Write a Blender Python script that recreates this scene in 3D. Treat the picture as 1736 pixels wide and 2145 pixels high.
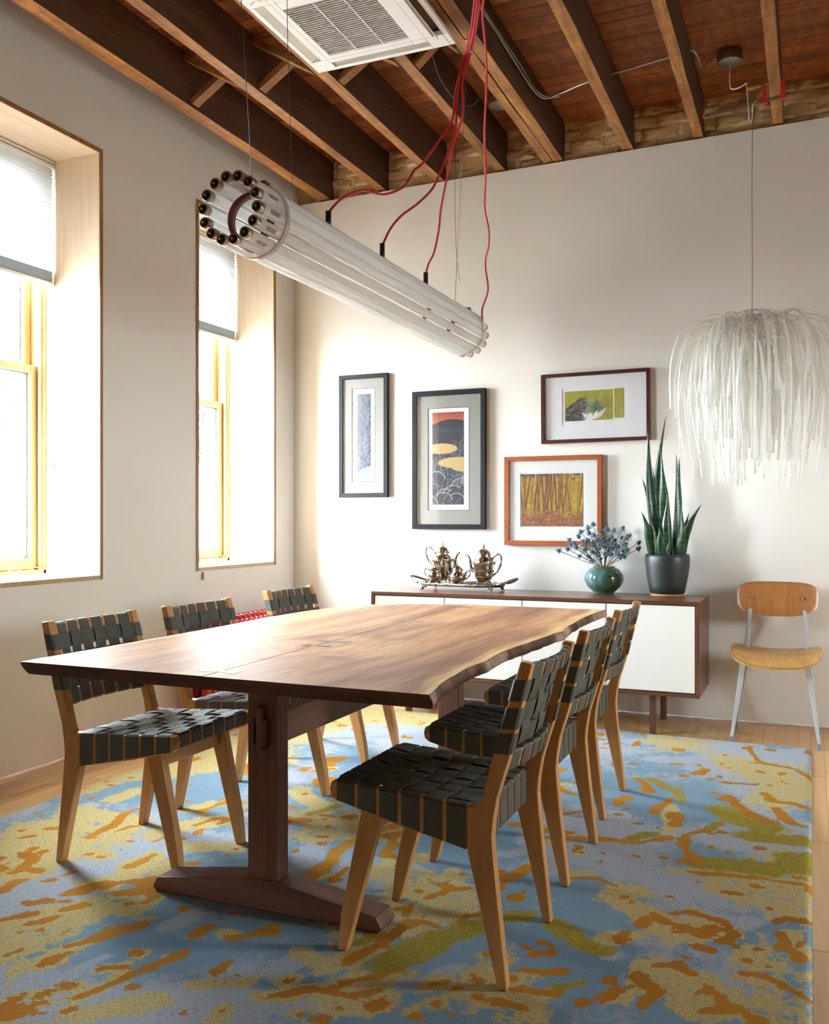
import bpy, math, random
import numpy as np
from mathutils import Vector, Matrix, noise

for _o in list(bpy.data.objects):
    bpy.data.objects.remove(_o, do_unlink=True)
SC = bpy.context.scene
COL = SC.collection
random.seed(7)
PI = math.pi

# ------------------------------------------------------------------ camera
YAW = math.atan(829 / 1940)
cam_d = bpy.data.cameras.new('camera')
cam = bpy.data.objects.new('camera', cam_d)
COL.objects.link(cam)
cam.location = (0, 0, 1.14)
cam.rotation_euler = (PI / 2, 0, YAW)
cam_d.sensor_fit = 'VERTICAL'
cam_d.sensor_height = 36
cam_d.lens = 1940 / 2145 * 36
cam_d.shift_y = 15.5 / 2145
cam_d.clip_start = 0.02
cam_d.clip_end = 200
SC.camera = cam

# ------------------------------------------------------------------ sky and exposure
W = bpy.data.worlds.new('sky')
SC.world = W
W.use_nodes = True
bg = W.node_tree.nodes['Background']
bg.inputs['Color'].default_value = (0.76, 0.875, 1.0, 1)
bg.inputs['Strength'].default_value = 22.0
SC.view_settings.view_transform = 'Standard'
SC.view_settings.look = 'None'
SC.view_settings.exposure = 2.14
SC.view_settings.gamma = 1.0
SC.view_settings.use_curve_mapping = False
SC.cycles.use_denoising = True
SC.cycles.max_bounces = 9
SC.cycles.diffuse_bounces = 7
SC.cycles.glossy_bounces = 4
SC.cycles.transmission_bounces = 6
SC.cycles.transparent_max_bounces = 16
SC.cycles.caustics_reflective = False
SC.cycles.caustics_refractive = False
SC.cycles.sample_clamp_indirect = 8

# room constants (metres; camera stands at x=0 y=0, back wall y=5.52, left wall x=-3.26)
XL, YB = -3.26, 5.52
XR, YF = 2.6, -3.2
WINS = [(2.77, 3.65), (4.42, 5.28)]       # window openings on the left wall (y range)
WZ0, WZ1 = 0.84, 2.99
FILL_WIN = (3.2, 3.75, 1.1, 2.0)                # unseen window added in the right wall, sized for fill light

def portal(name, loc, rot, sx, sy):
    l = bpy.data.lights.new(name, 'AREA')
    l.shape = 'RECTANGLE'
    l.size, l.size_y = sx, sy
    l.cycles.is_portal = True
    o = bpy.data.objects.new(name, l)
    o.location = loc
    o.rotation_euler = rot
    COL.objects.link(o)

for (ya, yb) in WINS:
    portal('window_portal', (-3.82, (ya + yb) / 2, (WZ0 + WZ1) / 2), (0, -PI / 2, 0), WZ1 - WZ0, yb - ya)

portal('fill_portal', (XR + 0.3, (FILL_WIN[0] + FILL_WIN[1]) / 2, (FILL_WIN[2] + FILL_WIN[3]) / 2), (0, PI / 2, 0), FILL_WIN[3] - FILL_WIN[2], FILL_WIN[1] - FILL_WIN[0])

# ------------------------------------------------------------------ materials
def newmat(name):
    m = bpy.data.materials.new(name)
    m.use_nodes = True
    nt = m.node_tree
    return m, nt, nt.nodes['Principled BSDF']

def N(nt, t, **kw):
    n = nt.nodes.new(t)
    for k, v in kw.items():
        if hasattr(n, k):
            setattr(n, k, v)
        else:
            n.inputs[k].default_value = v
    return n

def c4(c):
    return (c[0], c[1], c[2], 1)

def plain(name, col, rough=0.5, metal=0.0, bump=0.0, bscale=60, coat=0.0, var=0.0, vscale=6, spec=None, trans=0.0, emit=None):
    m, nt, b = newmat(name)
    b.inputs['Base Color'].default_value = c4(col)
    b.inputs['Roughness'].default_value = rough
    b.inputs['Metallic'].default_value = metal
    b.inputs['Coat Weight'].default_value = coat
    b.inputs['Transmission Weight'].default_value = trans
    if spec is not None:
        b.inputs['Specular IOR Level'].default_value = spec
    tc = N(nt, 'ShaderNodeTexCoord')
    if var > 0:
        n = N(nt, 'ShaderNodeTexNoise', Scale=vscale, Detail=5.0)
        nt.links.new(tc.outputs['Object'], n.inputs['Vector'])
        r = N(nt, 'ShaderNodeValToRGB')
        r.color_ramp.elements[0].position = 0.3
        r.color_ramp.elements[1].position = 0.7
        r.color_ramp.elements[0].color = c4([x * (1 - var) for x in col])
        r.color_ramp.elements[1].color = c4([min(1, x * (1 + var * 0.6)) for x in col])
        nt.links.new(n.outputs['Fac'], r.inputs['Fac'])
        nt.links.new(r.outputs['Color'], b.inputs['Base Color'])
    if bump > 0:
        n = N(nt, 'ShaderNodeTexNoise', Scale=bscale, Detail=4.0)
        nt.links.new(tc.outputs['Object'], n.inputs['Vector'])
        bp = N(nt, 'ShaderNodeBump', Strength=bump, Distance=0.01)
        nt.links.new(n.outputs['Fac'], bp.inputs['Height'])
        nt.links.new(bp.outputs['Normal'], b.inputs['Normal'])
    return m

def wood(name, cols, axis='Z', scale=1.0, rough=0.45, coat=0.0, rnd=0.0, bump=0.08, fine=0.3, marks=0.0, rough_var=0.0):
    """cols: list of (pos, rgb); grain runs along axis (object space)."""
    m, nt, b = newmat(name)
    b.inputs['Roughness'].default_value = rough
    b.inputs['Coat Weight'].default_value = coat
    b.inputs['Coat Roughness'].default_value = 0.25
    tc = N(nt, 'ShaderNodeTexCoord')
    src = tc.outputs['Object']
    oi = N(nt, 'ShaderNodeObjectInfo')
    if rnd > 0:
        mul = N(nt, 'ShaderNodeMath', operation='MULTIPLY')
        mul.inputs[1].default_value = 37.0
        nt.links.new(oi.outputs['Random'], mul.inputs[0])
        add = N(nt, 'ShaderNodeVectorMath', operation='ADD')
        nt.links.new(src, add.inputs[0])
        nt.links.new(mul.outputs[0], add.inputs[1])
        src = add.outputs[0]
    ai = 'XYZ'.index(axis)
    s1 = [7 * scale] * 3
    s1[ai] = 0.7 * scale
    s2 = [90 * scale] * 3
    s2[ai] = 2.5 * scale
    mp = N(nt, 'ShaderNodeMapping')
    mp.inputs['Scale'].default_value = s1
    nt.links.new(src, mp.inputs['Vector'])
    n1 = N(nt, 'ShaderNodeTexNoise', Scale=1.0, Detail=6.0, Distortion=1.6)
    nt.links.new(mp.outputs[0], n1.inputs['Vector'])
    r = N(nt, 'ShaderNodeValToRGB')
    cr = r.color_ramp
    while len(cr.elements) < len(cols):
        cr.elements.new(0.5)
    for e, (p, c) in zip(cr.elements, cols):
        e.position = p
        e.color = c4(c)
    nt.links.new(n1.outputs['Fac'], r.inputs['Fac'])
    mp2 = N(nt, 'ShaderNodeMapping')
    mp2.inputs['Scale'].default_value = s2
    nt.links.new(src, mp2.inputs['Vector'])
    n2 = N(nt, 'ShaderNodeTexNoise', Scale=1.0, Detail=3.0)
    nt.links.new(mp2.outputs[0], n2.inputs['Vector'])
    mr = N(nt, 'ShaderNodeMapRange')
    mr.inputs['From Min'].default_value = 0.3
    mr.inputs['From Max'].default_value = 0.7
    mr.inputs['To Min'].default_value = 1 - fine
    mr.inputs['To Max'].default_value = 1 + fine * 0.5
    nt.links.new(n2.outputs['Fac'], mr.inputs['Value'])
    val = mr.outputs[0]
    if rnd > 0:
        mr2 = N(nt, 'ShaderNodeMapRange')
        mr2.inputs['To Min'].default_value = 1 - rnd
        mr2.inputs['To Max'].default_value = 1 + rnd * 0.6
        nt.links.new(oi.outputs['Random'], mr2.inputs['Value'])
        mm = N(nt, 'ShaderNodeMath', operation='MULTIPLY')
        nt.links.new(val, mm.inputs[0])
        nt.links.new(mr2.outputs[0], mm.inputs[1])
        val = mm.outputs[0]
    if marks > 0:          # saw marks / lath marks across the grain
        s3 = [3.0] * 3
        s3[ai] = 26.0
        mp3 = N(nt, 'ShaderNodeMapping')
        mp3.inputs['Scale'].default_value = s3
        mp3.inputs['Rotation'].default_value = (0, 0, 0.25)
        nt.links.new(src, mp3.inputs['Vector'])
        n3 = N(nt, 'ShaderNodeTexNoise', Scale=1.0, Detail=2.0)
        nt.links.new(mp3.outputs[0], n3.inputs['Vector'])
        mr3 = N(nt, 'ShaderNodeMapRange')
        mr3.inputs['From Min'].default_value = 0.35
        mr3.inputs['From Max'].default_value = 0.65
        mr3.inputs['To Min'].default_value = 1 - marks
        mr3.inputs['To Max'].default_value = 1 + marks
        nt.links.new(n3.outputs['Fac'], mr3.inputs['Value'])
        mm = N(nt, 'ShaderNodeMath', operation='MULTIPLY')
        nt.links.new(val, mm.inputs[0])
        nt.links.new(mr3.outputs[0], mm.inputs[1])
        val = mm.outputs[0]
    sc_ = N(nt, 'ShaderNodeVectorMath', operation='SCALE')
    nt.links.new(r.outputs['Color'], sc_.inputs[0])
    nt.links.new(val, sc_.inputs['Scale'])
    nt.links.new(sc_.outputs[0], b.inputs['Base Color'])
    bp = N(nt, 'ShaderNodeBump', Strength=bump, Distance=0.005)
    nt.links.new(n2.outputs['Fac'], bp.inputs['Height'])
    nt.links.new(bp.outputs['Normal'], b.inputs['Normal'])
    return m

def glassmat(name, tint=(1, 1, 1), refl=1.0):
    m, nt, b = newmat(name)
    out = nt.nodes['Material Output']
    nt.nodes.remove(b)
    t = N(nt, 'ShaderNodeBsdfTransparent')
    t.inputs['Color'].default_value = c4(tint)
    g = N(nt, 'ShaderNodeBsdfGlossy')
    g.inputs['Roughness'].default_value = 0.02
    lw = N(nt, 'ShaderNodeLayerWeight')
    lw.inputs['Blend'].default_value = 0.5
    pw = N(nt, 'ShaderNodeMath', operation='POWER')      # Schlick term, the same from both faces of the sheet
    pw.inputs[1].default_value = 5.0
    nt.links.new(lw.outputs['Facing'], pw.inputs[0])
    mu = N(nt, 'ShaderNodeMath', operation='MULTIPLY_ADD')
    mu.inputs[1].default_value = 0.96 * refl
    mu.inputs[2].default_value = 0.04 * refl
    nt.links.new(pw.outputs[0], mu.inputs[0])
    mx = N(nt, 'ShaderNodeMixShader')
    nt.links.new(mu.outputs[0], mx.inputs[0])
    nt.links.new(t.outputs[0], mx.inputs[1])
    nt.links.new(g.outputs[0], mx.inputs[2])
    nt.links.new(mx.outputs[0], out.inputs['Surface'])
    return m

def translucent(name, col, fac=0.5, gloss=0.0, rough=0.3):
    m, nt, b = newmat(name)
    out = nt.nodes['Material Output']
    b.inputs['Base Color'].default_value = c4(col)
    b.inputs['Roughness'].default_value = rough
    t = N(nt, 'ShaderNodeBsdfTranslucent')
    t.inputs['Color'].default_value = c4(col)
    mx = N(nt, 'ShaderNodeMixShader')
    mx.inputs[0].default_value = fac
    nt.links.new(b.outputs[0], mx.inputs[1])
    nt.links.new(t.outputs[0], mx.inputs[2])
    nt.links.new(mx.outputs[0], out.inputs['Surface'])
    return m

def silicone(name, col):
    m, nt, b = newmat(name)
    out = nt.nodes['Material Output']
    b.inputs['Base Color'].default_value = c4(col)
    b.inputs['Roughness'].default_value = 0.3
    t = N(nt, 'ShaderNodeBsdfTranslucent')
    t.inputs['Color'].default_value = c4(col)
    x = N(nt, 'ShaderNodeBsdfTransparent')
    m1 = N(nt, 'ShaderNodeMixShader')
    m1.inputs[0].default_value = 0.35
    m2 = N(nt, 'ShaderNodeMixShader')
    m2.inputs[0].default_value = 0.30
    nt.links.new(b.outputs[0], m1.inputs[1])
    nt.links.new(t.outputs[0], m1.inputs[2])
    nt.links.new(m1.outputs[0], m2.inputs[1])
    nt.links.new(x.outputs[0], m2.inputs[2])
    nt.links.new(m2.outputs[0], out.inputs['Surface'])
    return m

def colattr(name, rough=0.7, bump=0.0):
    m, nt, b = newmat(name)
    a = N(nt, 'ShaderNodeAttribute')
    a.attribute_name = 'Col'
    nt.links.new(a.outputs['Color'], b.inputs['Base Color'])
    b.inputs['Roughness'].default_value = rough
    return m

M = {}
M['wall'] = plain('wall_paint', (0.78, 0.75, 0.665), 0.75, bump=0.06, bscale=35)
M['maple'] = wood('maple_chair', [(0.2, (0.47, 0.20, 0.045)), (0.5, (0.57, 0.27, 0.075)), (0.8, (0.65, 0.33, 0.105))], 'Z', 1.2, 0.38, 0.15, bump=0.03, fine=0.10)
M['maple_y'] = wood('maple_chair_cross', [(0.2, (0.47, 0.20, 0.045)), (0.5, (0.57, 0.27, 0.075)), (0.8, (0.65, 0.33, 0.105))], 'Y', 1.2, 0.38, 0.15, bump=0.03, fine=0.10)
M['strap'] = plain('webbing', (0.092, 0.090, 0.064), 0.55, bump=0.25, bscale=900, var=0.2, vscale=300, spec=0.45)
M['walnut_top'] = None
M['walnut'] = wood('walnut_legs', [(0.2, (0.10, 0.033, 0.014)), (0.5, (0.175, 0.066, 0.028)), (0.8, (0.25, 0.10, 0.045))], 'Z', 1.3, 0.5, bump=0.05, fine=0.3)
M['walnut_x'] = wood('walnut_across', [(0.2, (0.09, 0.030, 0.013)), (0.5, (0.155, 0.058, 0.025)), (0.8, (0.22, 0.088, 0.04))], 'X', 1.3, 0.5, bump=0.05, fine=0.3)
M['walnut_y'] = wood('walnut_along', [(0.2, (0.10, 0.034, 0.015)), (0.5, (0.165, 0.063, 0.027)), (0.8, (0.23, 0.092, 0.042))], 'Y', 1.3, 0.5, bump=0.05, fine=0.3)
M['endgrain'] = wood('walnut_end_grain', [(0.2, (0.06, 0.022, 0.012)), (0.5, (0.10, 0.04, 0.021)), (0.8, (0.15, 0.062, 0.034))], 'X', 1.5, 0.6, bump=0.1, fine=0.3)
M['bark'] = plain('live_edge', (0.36, 0.225, 0.15), 0.6, bump=0.8, bscale=22, var=0.55, vscale=14)
M['key'] = wood('dark_key_wood', [(0.2, (0.06, 0.03, 0.018)), (0.8, (0.13, 0.07, 0.045))], 'X', 2, 0.35, 0.2)
M['sideb'] = wood('sideboard_walnut', [(0.2, (0.08, 0.025, 0.010)), (0.5, (0.135, 0.047, 0.019)), (0.8, (0.20, 0.075, 0.03))], 'X', 1.2, 0.35, 0.25, fine=0.25)
M['sideb_z'] = wood('sideboard_walnut_upright', [(0.2, (0.08, 0.025, 0.010)), (0.5, (0.135, 0.047, 0.019)), (0.8, (0.20, 0.075, 0.03))], 'Z', 1.2, 0.35, 0.2, fine=0.25)
M['white_door'] = plain('white_lacquer', (0.86, 0.83, 0.74), 0.35, spec=0.4)
M['black'] = plain('black_gap', (0.01, 0.01, 0.01), 0.6)
M['alu'] = plain('aluminium', (0.62, 0.62, 0.62), 0.35, 0.9)
M['floor'] = wood('maple_floor', [(0.2, (0.56, 0.30, 0.10)), (0.5, (0.66, 0.38, 0.145)), (0.8, (0.74, 0.46, 0.20))], 'Y', 0.9, 0.32, 0.2, rnd=0.16, bump=0.02, fine=0.10)
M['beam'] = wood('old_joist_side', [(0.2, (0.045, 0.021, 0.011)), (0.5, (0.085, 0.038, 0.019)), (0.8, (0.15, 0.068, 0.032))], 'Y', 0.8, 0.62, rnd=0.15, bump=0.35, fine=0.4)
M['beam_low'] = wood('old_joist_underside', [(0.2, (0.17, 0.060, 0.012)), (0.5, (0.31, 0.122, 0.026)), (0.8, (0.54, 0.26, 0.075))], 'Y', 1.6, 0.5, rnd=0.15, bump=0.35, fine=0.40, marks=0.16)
M['strut'] = wood('bridging_wood', [(0.2, (0.17, 0.060, 0.014)), (0.5, (0.29, 0.115, 0.028)), (0.8, (0.42, 0.19, 0.055))], 'X', 1.2, 0.55, rnd=0.2, bump=0.2, fine=0.35)
M['deck'] = wood('ceiling_board', [(0.2, (0.22, 0.055, 0.014)), (0.5, (0.42, 0.115, 0.027)), (0.8, (0.58, 0.20, 0.05))], 'X', 0.9, 0.5, rnd=0.3, bump=0.2, fine=0.3, marks=0.2)
M['brick'] = plain('painted_brick', (0.74, 0.51, 0.255), 0.30, bump=1.0, bscale=24, var=0.12, vscale=9)
M['lining'] = wood('pale_maple_lining', [(0.2, (0.60, 0.46, 0.33)), (0.5, (0.68, 0.55, 0.41)), (0.8, (0.73, 0.61, 0.47))], 'Z', 1.0, 0.5, bump=0.02, fine=0.08)
M['lining_y'] = wood('pale_maple_head', [(0.2, (0.60, 0.46, 0.33)), (0.5, (0.68, 0.55, 0.41)), (0.8, (0.73, 0.61, 0.47))], 'Y', 1.0, 0.5, bump=0.02, fine=0.08)
M['lining_edge'] = wood('ply_edge', [(0.2, (0.28, 0.12, 0.035)), (0.8, (0.46, 0.23, 0.08))], 'Z', 2.0, 0.5, fine=0.3)
M['sash'] = wood('golden_sash', [(0.2, (0.42, 0.27, 0.10)), (0.5, (0.50, 0.335, 0.14)), (0.8, (0.57, 0.40, 0.19))], 'Z', 1.5, 0.4, 0.2, fine=0.15)
M['spacer'] = plain('pane_spacer', (0.10, 0.14, 0.18), 0.4, 0.5)
M['glass'] = glassmat('window_glass')
M['pglass'] = glassmat('picture_glass', refl=0.4)
M['blind'] = translucent('blind_fabric', (0.66, 0.67, 0.66), 0.29, rough=0.8)
M['blind_rail'] = plain('blind_rail', (0.80, 0.81, 0.80), 0.4)
M['blind_stack'] = translucent('blind_stack', (0.62, 0.66, 0.68), 0.15, rough=0.8)
M['cord_white'] = plain('white_cord', (0.85, 0.85, 0.82), 0.6)
M['cord_grey'] = plain('grey_cord', (0.36, 0.35, 0.33), 0.6)
M['red_paint'] = plain('red_enamel', (0.50, 0.020, 0.018), 0.25, coat=0.4)
M['red_cable'] = plain('red_cable', (0.50, 0.012, 0.022), 0.35)
M['plastic_black'] = plain('black_plastic', (0.015, 0.015, 0.016), 0.4)
M['steel'] = plain('steel_wire', (0.18, 0.17, 0.16), 0.4, 0.8)
M['galv'] = plain('galvanised', (0.55, 0.53, 0.48), 0.35, 0.9)
M['tube'] = translucent('frosted_tube', (0.92, 0.92, 0.90), 0.55, rough=0.10)
M['cap'] = plain('lamp_cap', (0.50, 0.42, 0.34), 0.3, 1.0)
M['cap_dark'] = plain('lamp_cap_face', (0.02, 0.016, 0.014), 0.4)
M['copper'] = plain('contact_pin', (0.42, 0.20, 0.10), 0.3, 1.0)
M['clear'] = translucent('clear_band', (0.78, 0.74, 0.66), 0.5, rough=0.2)
M['maroon'] = plain('maroon_ring', (0.15, 0.022, 0.022), 0.5)
M['print_black'] = plain('print_black', (0.03, 0.03, 0.03), 0.6)
M['ac'] = plain('unit_white', (0.80, 0.79, 0.77), 0.45)
M['ac_dark'] = plain('unit_inside', (0.20, 0.13, 0.095), 0.6)
M['ac_line'] = plain('unit_grey', (0.42, 0.40, 0.38), 0.5)
M['frond'] = silicone('silicone_frond', (0.96, 0.945, 0.89))
M['pot'] = plain('charcoal_pot', (0.024, 0.031, 0.026), 0.42, bump=0.03, bscale=120)
M['cork'] = plain('cork', (0.46, 0.24, 0.07), 0.8, bump=0.4, bscale=200, var=0.3, vscale=120)
M['soil'] = plain('soil', (0.03, 0.02, 0.012), 0.9, bump=0.6, bscale=80)
M['frame_black'] = plain('black_frame', (0.006, 0.006, 0.007), 0.5, spec=0.3)
M['frame_brown'] = wood('mahogany_frame', [(0.2, (0.055, 0.012, 0.010)), (0.8, (0.10, 0.025, 0.02))], 'X', 2, 0.3, 0.2)
M['frame_cherry'] = wood('cherry_frame', [(0.2, (0.30, 0.068, 0.016)), (0.5, (0.38, 0.095, 0.024)), (0.8, (0.44, 0.13, 0.035))], 'X', 1.5, 0.35, 0.2, fine=0.15)
M['mat_taupe'] = plain('taupe_mat', (0.27, 0.26, 0.225), 0.85)
M['mat_white'] = plain('white_mat', (0.72, 0.72, 0.72), 0.85)
M['mat_cream'] = plain('cream_mat', (0.70, 0.715, 0.67), 0.85)
M['paper'] = plain('print_paper', (0.74, 0.74, 0.73), 0.85)
M['art'] = colattr('printed_picture', 0.6)
M['silver'] = plain('old_silver', (0.52, 0.42, 0.31), 0.16, 1.0, bump=0.05, bscale=60, var=0.35, vscale=18)
M['silver_dark'] = plain('tarnished_ornament', (0.30, 0.26, 0.21), 0.30, 1.0, bump=0.7, bscale=160, var=0.6, vscale=90)
M['thistle'] = plain('blue_thistle', (0.13, 0.185, 0.235), 0.7, bump=0.8, bscale=900, var=0.4, vscale=150)
M['bract'] = plain('thistle_bract', (0.24, 0.32, 0.38), 0.6)
M['stem'] = plain('thistle_stem', (0.11, 0.115, 0.06), 0.6, var=0.3, vscale=20)
M['ply'] = wood('ply_back', [(0.2, (0.33, 0.125, 0.030)), (0.5, (0.41, 0.17, 0.045)), (0.8, (0.49, 0.22, 0.065))], 'Z', 1.6, 0.35, 0.15, fine=0.2)
M['ply_seat'] = wood('ply_seat', [(0.2, (0.42, 0.20, 0.045)), (0.5, (0.52, 0.27, 0.07)), (0.8, (0.60, 0.34, 0.10))], 'Y', 1.6, 0.35, 0.15, fine=0.2)
M['grey_steel'] = plain('grey_painted_steel', (0.48, 0.49, 0.47), 0.35)
M['rubber'] = plain('grey_rubber', (0.22, 0.25, 0.29), 0.6)
M['clamp_red'] = plain('clamp_red', (0.62, 0.03, 0.03), 0.4)
M['brass'] = plain('dull_brass', (0.38, 0.34, 0.27), 0.4, 0.8)
M['yellow'] = plain('yellow_tie', (0.80, 0.62, 0.02), 0.5)
M['pale_ext'] = plain('pale_masonry', (0.70, 0.68, 0.66), 0.9)
M['leaf_ext'] = plain('street_foliage', (0.035, 0.045, 0.035), 0.8, var=0.3, vscale=4)
M['bark_ext'] = plain('street_trunk', (0.18, 0.14, 0.11), 0.9)
M['iron'] = plain('wrought_iron', (0.05, 0.05, 0.055), 0.5)
M['asphalt'] = plain('asphalt', (0.26, 0.25, 0.24), 0.9)
M['car'] = plain('car_paint', (0.06, 0.062, 0.066), 0.4, 0.0)
M['car_red'] = plain('red_car_lamp', (0.6, 0.03, 0.03), 0.3)
M['dark_glass'] = plain('dark_glass', (0.03, 0.034, 0.038), 0.2)
M['white_trim'] = plain('white_paint_trim', (0.8, 0.8, 0.8), 0.6)

# glazed green-blue vase
def vase_mat():
    m, nt, b = newmat('vase_glaze')
    tc = N(nt, 'ShaderNodeTexCoord')
    mp = N(nt, 'ShaderNodeMapping')
    mp.inputs['Scale'].default_value = (30, 30, 7)
    nt.links.new(tc.outputs['Object'], mp.inputs['Vector'])
    n = N(nt, 'ShaderNodeTexNoise', Scale=1.0, Detail=6.0)
    nt.links.new(mp.outputs[0], n.inputs['Vector'])
    sp = N(nt, 'ShaderNodeSeparateXYZ')
    nt.links.new(tc.outputs['Object'], sp.inputs[0])
    ma = N(nt, 'ShaderNodeMath', operation='MULTIPLY_ADD')
    ma.inputs[1].default_value = -3.2
    nt.links.new(sp.outputs['X'], ma.inputs[0])
    nt.links.new(n.outputs['Fac'], ma.inputs[2])
    r = N(nt, 'ShaderNodeValToRGB')
    cols = [(0.2, (0.022, 0.045, 0.018)), (0.42, (0.045, 0.105, 0.045)), (0.55, (0.05, 0.12, 0.095)), (0.8, (0.13, 0.22, 0.27))]
    while len(r.color_ramp.elements) < 4:
        r.color_ramp.elements.new(0.5)
    for e, (p, c) in zip(r.color_ramp.elements, cols):
        e.position = p
        e.color = c4(c)
    nt.links.new(ma.outputs[0], r.inputs['Fac'])
    nt.links.new(r.outputs['Color'], b.inputs['Base Color'])
    b.inputs['Roughness'].default_value = 0.12
    b.inputs['Coat Weight'].default_value = 0.6
    return m
M['vase'] = vase_mat()
M['vase_rim'] = plain('vase_rim_clay', (0.36, 0.17, 0.05), 0.4)

def snake_mat():
    m, nt, b = newmat('snake_leaf')
    tc = N(nt, 'ShaderNodeTexCoord')
    mp = N(nt, 'ShaderNodeMapping')
    mp.inputs['Scale'].default_value = (12, 12, 90)
    nt.links.new(tc.outputs['Object'], mp.inputs['Vector'])
    n = N(nt, 'ShaderNodeTexNoise', Scale=1.0, Detail=3.0, Distortion=0.8)
    nt.links.new(mp.outputs[0], n.inputs['Vector'])
    r = N(nt, 'ShaderNodeValToRGB')
    r.color_ramp.elements[0].position = 0.4
    r.color_ramp.elements[0].color = (0.010, 0.032, 0.012, 1)
    r.color_ramp.elements[1].position = 0.68
    r.color_ramp.elements[1].color = (0.045, 0.115, 0.038, 1)
    nt.links.new(n.outputs['Fac'], r.inputs['Fac'])
    nt.links.new(r.outputs['Color'], b.inputs['Base Color'])
    b.inputs['Roughness'].default_value = 0.33
    return m
M['snake'] = snake_mat()

# live-edge table top: heartwood streaks, sapwood along the outer edges, knot near the seam
def top_mat():
    m, nt, b = newmat('walnut_slab')
    tc = N(nt, 'ShaderNodeTexCoord')
    # knot warping: pull the grain around the knot
    mp = N(nt, 'ShaderNodeMapping')
    mp.inputs['Scale'].default_value = (6.5, 0.75, 6)
    nt.links.new(tc.outputs['Object'], mp.inputs['Vector'])
    nd = N(nt, 'ShaderNodeTexNoise', Scale=1.3, Detail=3.0)
    nt.links.new(tc.outputs['Object'], nd.inputs['Vector'])
    dist = N(nt, 'ShaderNodeVectorMath', operation='DISTANCE')
    nt.links.new(tc.outputs['Object'], dist.inputs[0])
    dist.inputs[1].default_value = (0.0, -0.45, 0.735)
    kn = N(nt, 'ShaderNodeMapRange')
    kn.inputs['From Min'].default_value = 0.0
    kn.inputs['From Max'].default_value = 0.35
    kn.inputs['To Min'].default_value = 1.6
    kn.inputs['To Max'].default_value = 0.0
    nt.links.new(dist.outputs['Value'], kn.inputs['Value'])
    wv = N(nt, 'ShaderNodeVectorMath', operation='SCALE')
    nt.links.new(nd.outputs['Color'], wv.inputs[0])
    ka = N(nt, 'ShaderNodeMath', operation='ADD')
    ka.inputs[1].default_value = 0.7
    nt.links.new(kn.outputs[0], ka.inputs[0])
    nt.links.new(ka.outputs[0], wv.inputs['Scale'])
    ad = N(nt, 'ShaderNodeVectorMath', operation='ADD')
    nt.links.new(mp.outputs[0], ad.inputs[0])
    nt.links.new(wv.outputs[0], ad.inputs[1])
    n1 = N(nt, 'ShaderNodeTexNoise', Scale=1.0, Detail=6.0, Distortion=0.9)
    nt.links.new(ad.outputs[0], n1.inputs['Vector'])
    r = N(nt, 'ShaderNodeValToRGB')
    cols = [(0.26, (0.17, 0.058, 0.020)), (0.40, (0.31, 0.125, 0.044)), (0.54, (0.46, 0.215, 0.08)), (0.70, (0.62, 0.345, 0.15))]
    while len(r.color_ramp.elements) < 4:
        r.color_ramp.elements.new(0.5)
    for e, (p, c) in zip(r.color_ramp.elements, cols):
        e.position = p
        e.color = c4(c)
    nt.links.new(n1.outputs['Fac'], r.inputs['Fac'])
    # sapwood: vertex attribute 0..1 towards the live edge
    at = N(nt, 'ShaderNodeAttribute')
    at.attribute_name = 'Col'
    sa = N(nt, 'ShaderNodeMath', operation='MULTIPLY_ADD')
    sa.inputs[1].default_value = 0.7
    nt.links.new(n1.outputs['Fac'], sa.inputs[0])
    sep = N(nt, 'ShaderNodeSeparateColor')
    nt.links.new(at.outputs['Color'], sep.inputs[0])
    nt.links.new(sep.outputs[0], sa.inputs[2])
    st = N(nt, 'ShaderNodeMapRange')
    st.inputs['From Min'].default_value = 0.95
    st.inputs['From Max'].default_value = 1.22
    nt.links.new(sa.outputs[0], st.inputs['Value'])
    mx = N(nt, 'ShaderNodeMixRGB')
    mx.inputs['Color2'].default_value = (0.72, 0.47, 0.18, 1)
    nt.links.new(st.outputs[0], mx.inputs['Fac'])
    nt.links.new(r.outputs['Color'], mx.inputs['Color1'])
    # knot holes stay dark
    mp2 = N(nt, 'ShaderNodeMapping')
    mp2.inputs['Scale'].default_value = (95, 6, 95)
    nt.links.new(tc.outputs['Object'], mp2.inputs['Vector'])
    n2 = N(nt, 'ShaderNodeTexNoise', Scale=1.0, Detail=3.0)
    nt.links.new(mp2.outputs[0], n2.inputs['Vector'])
    mr = N(nt, 'ShaderNodeMapRange')
    mr.inputs['From Min'].default_value = 0.3
    mr.inputs['From Max'].default_value = 0.7
    mr.inputs['To Min'].default_value = 0.70
    mr.inputs['To Max'].default_value = 1.18
    nt.links.new(n2.outputs['Fac'], mr.inputs['Value'])
    sc_ = N(nt, 'ShaderNodeVectorMath', operation='SCALE')
    nt.links.new(mx.outputs[0], sc_.inputs[0])
    nt.links.new(mr.outputs[0], sc_.inputs['Scale'])
    nt.links.new(sc_.outputs[0], b.inputs['Base Color'])
    b.inputs['Roughness'].default_value = 0.48
    b.inputs['Specular IOR Level'].default_value = 0.42
    bp = N(nt, 'ShaderNodeBump', Strength=0.04, Distance=0.004)
    nt.links.new(n2.outputs['Fac'], bp.inputs['Height'])
    nt.links.new(bp.outputs['Normal'], b.inputs['Normal'])
    return m
M['walnut_top'] = top_mat()

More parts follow.
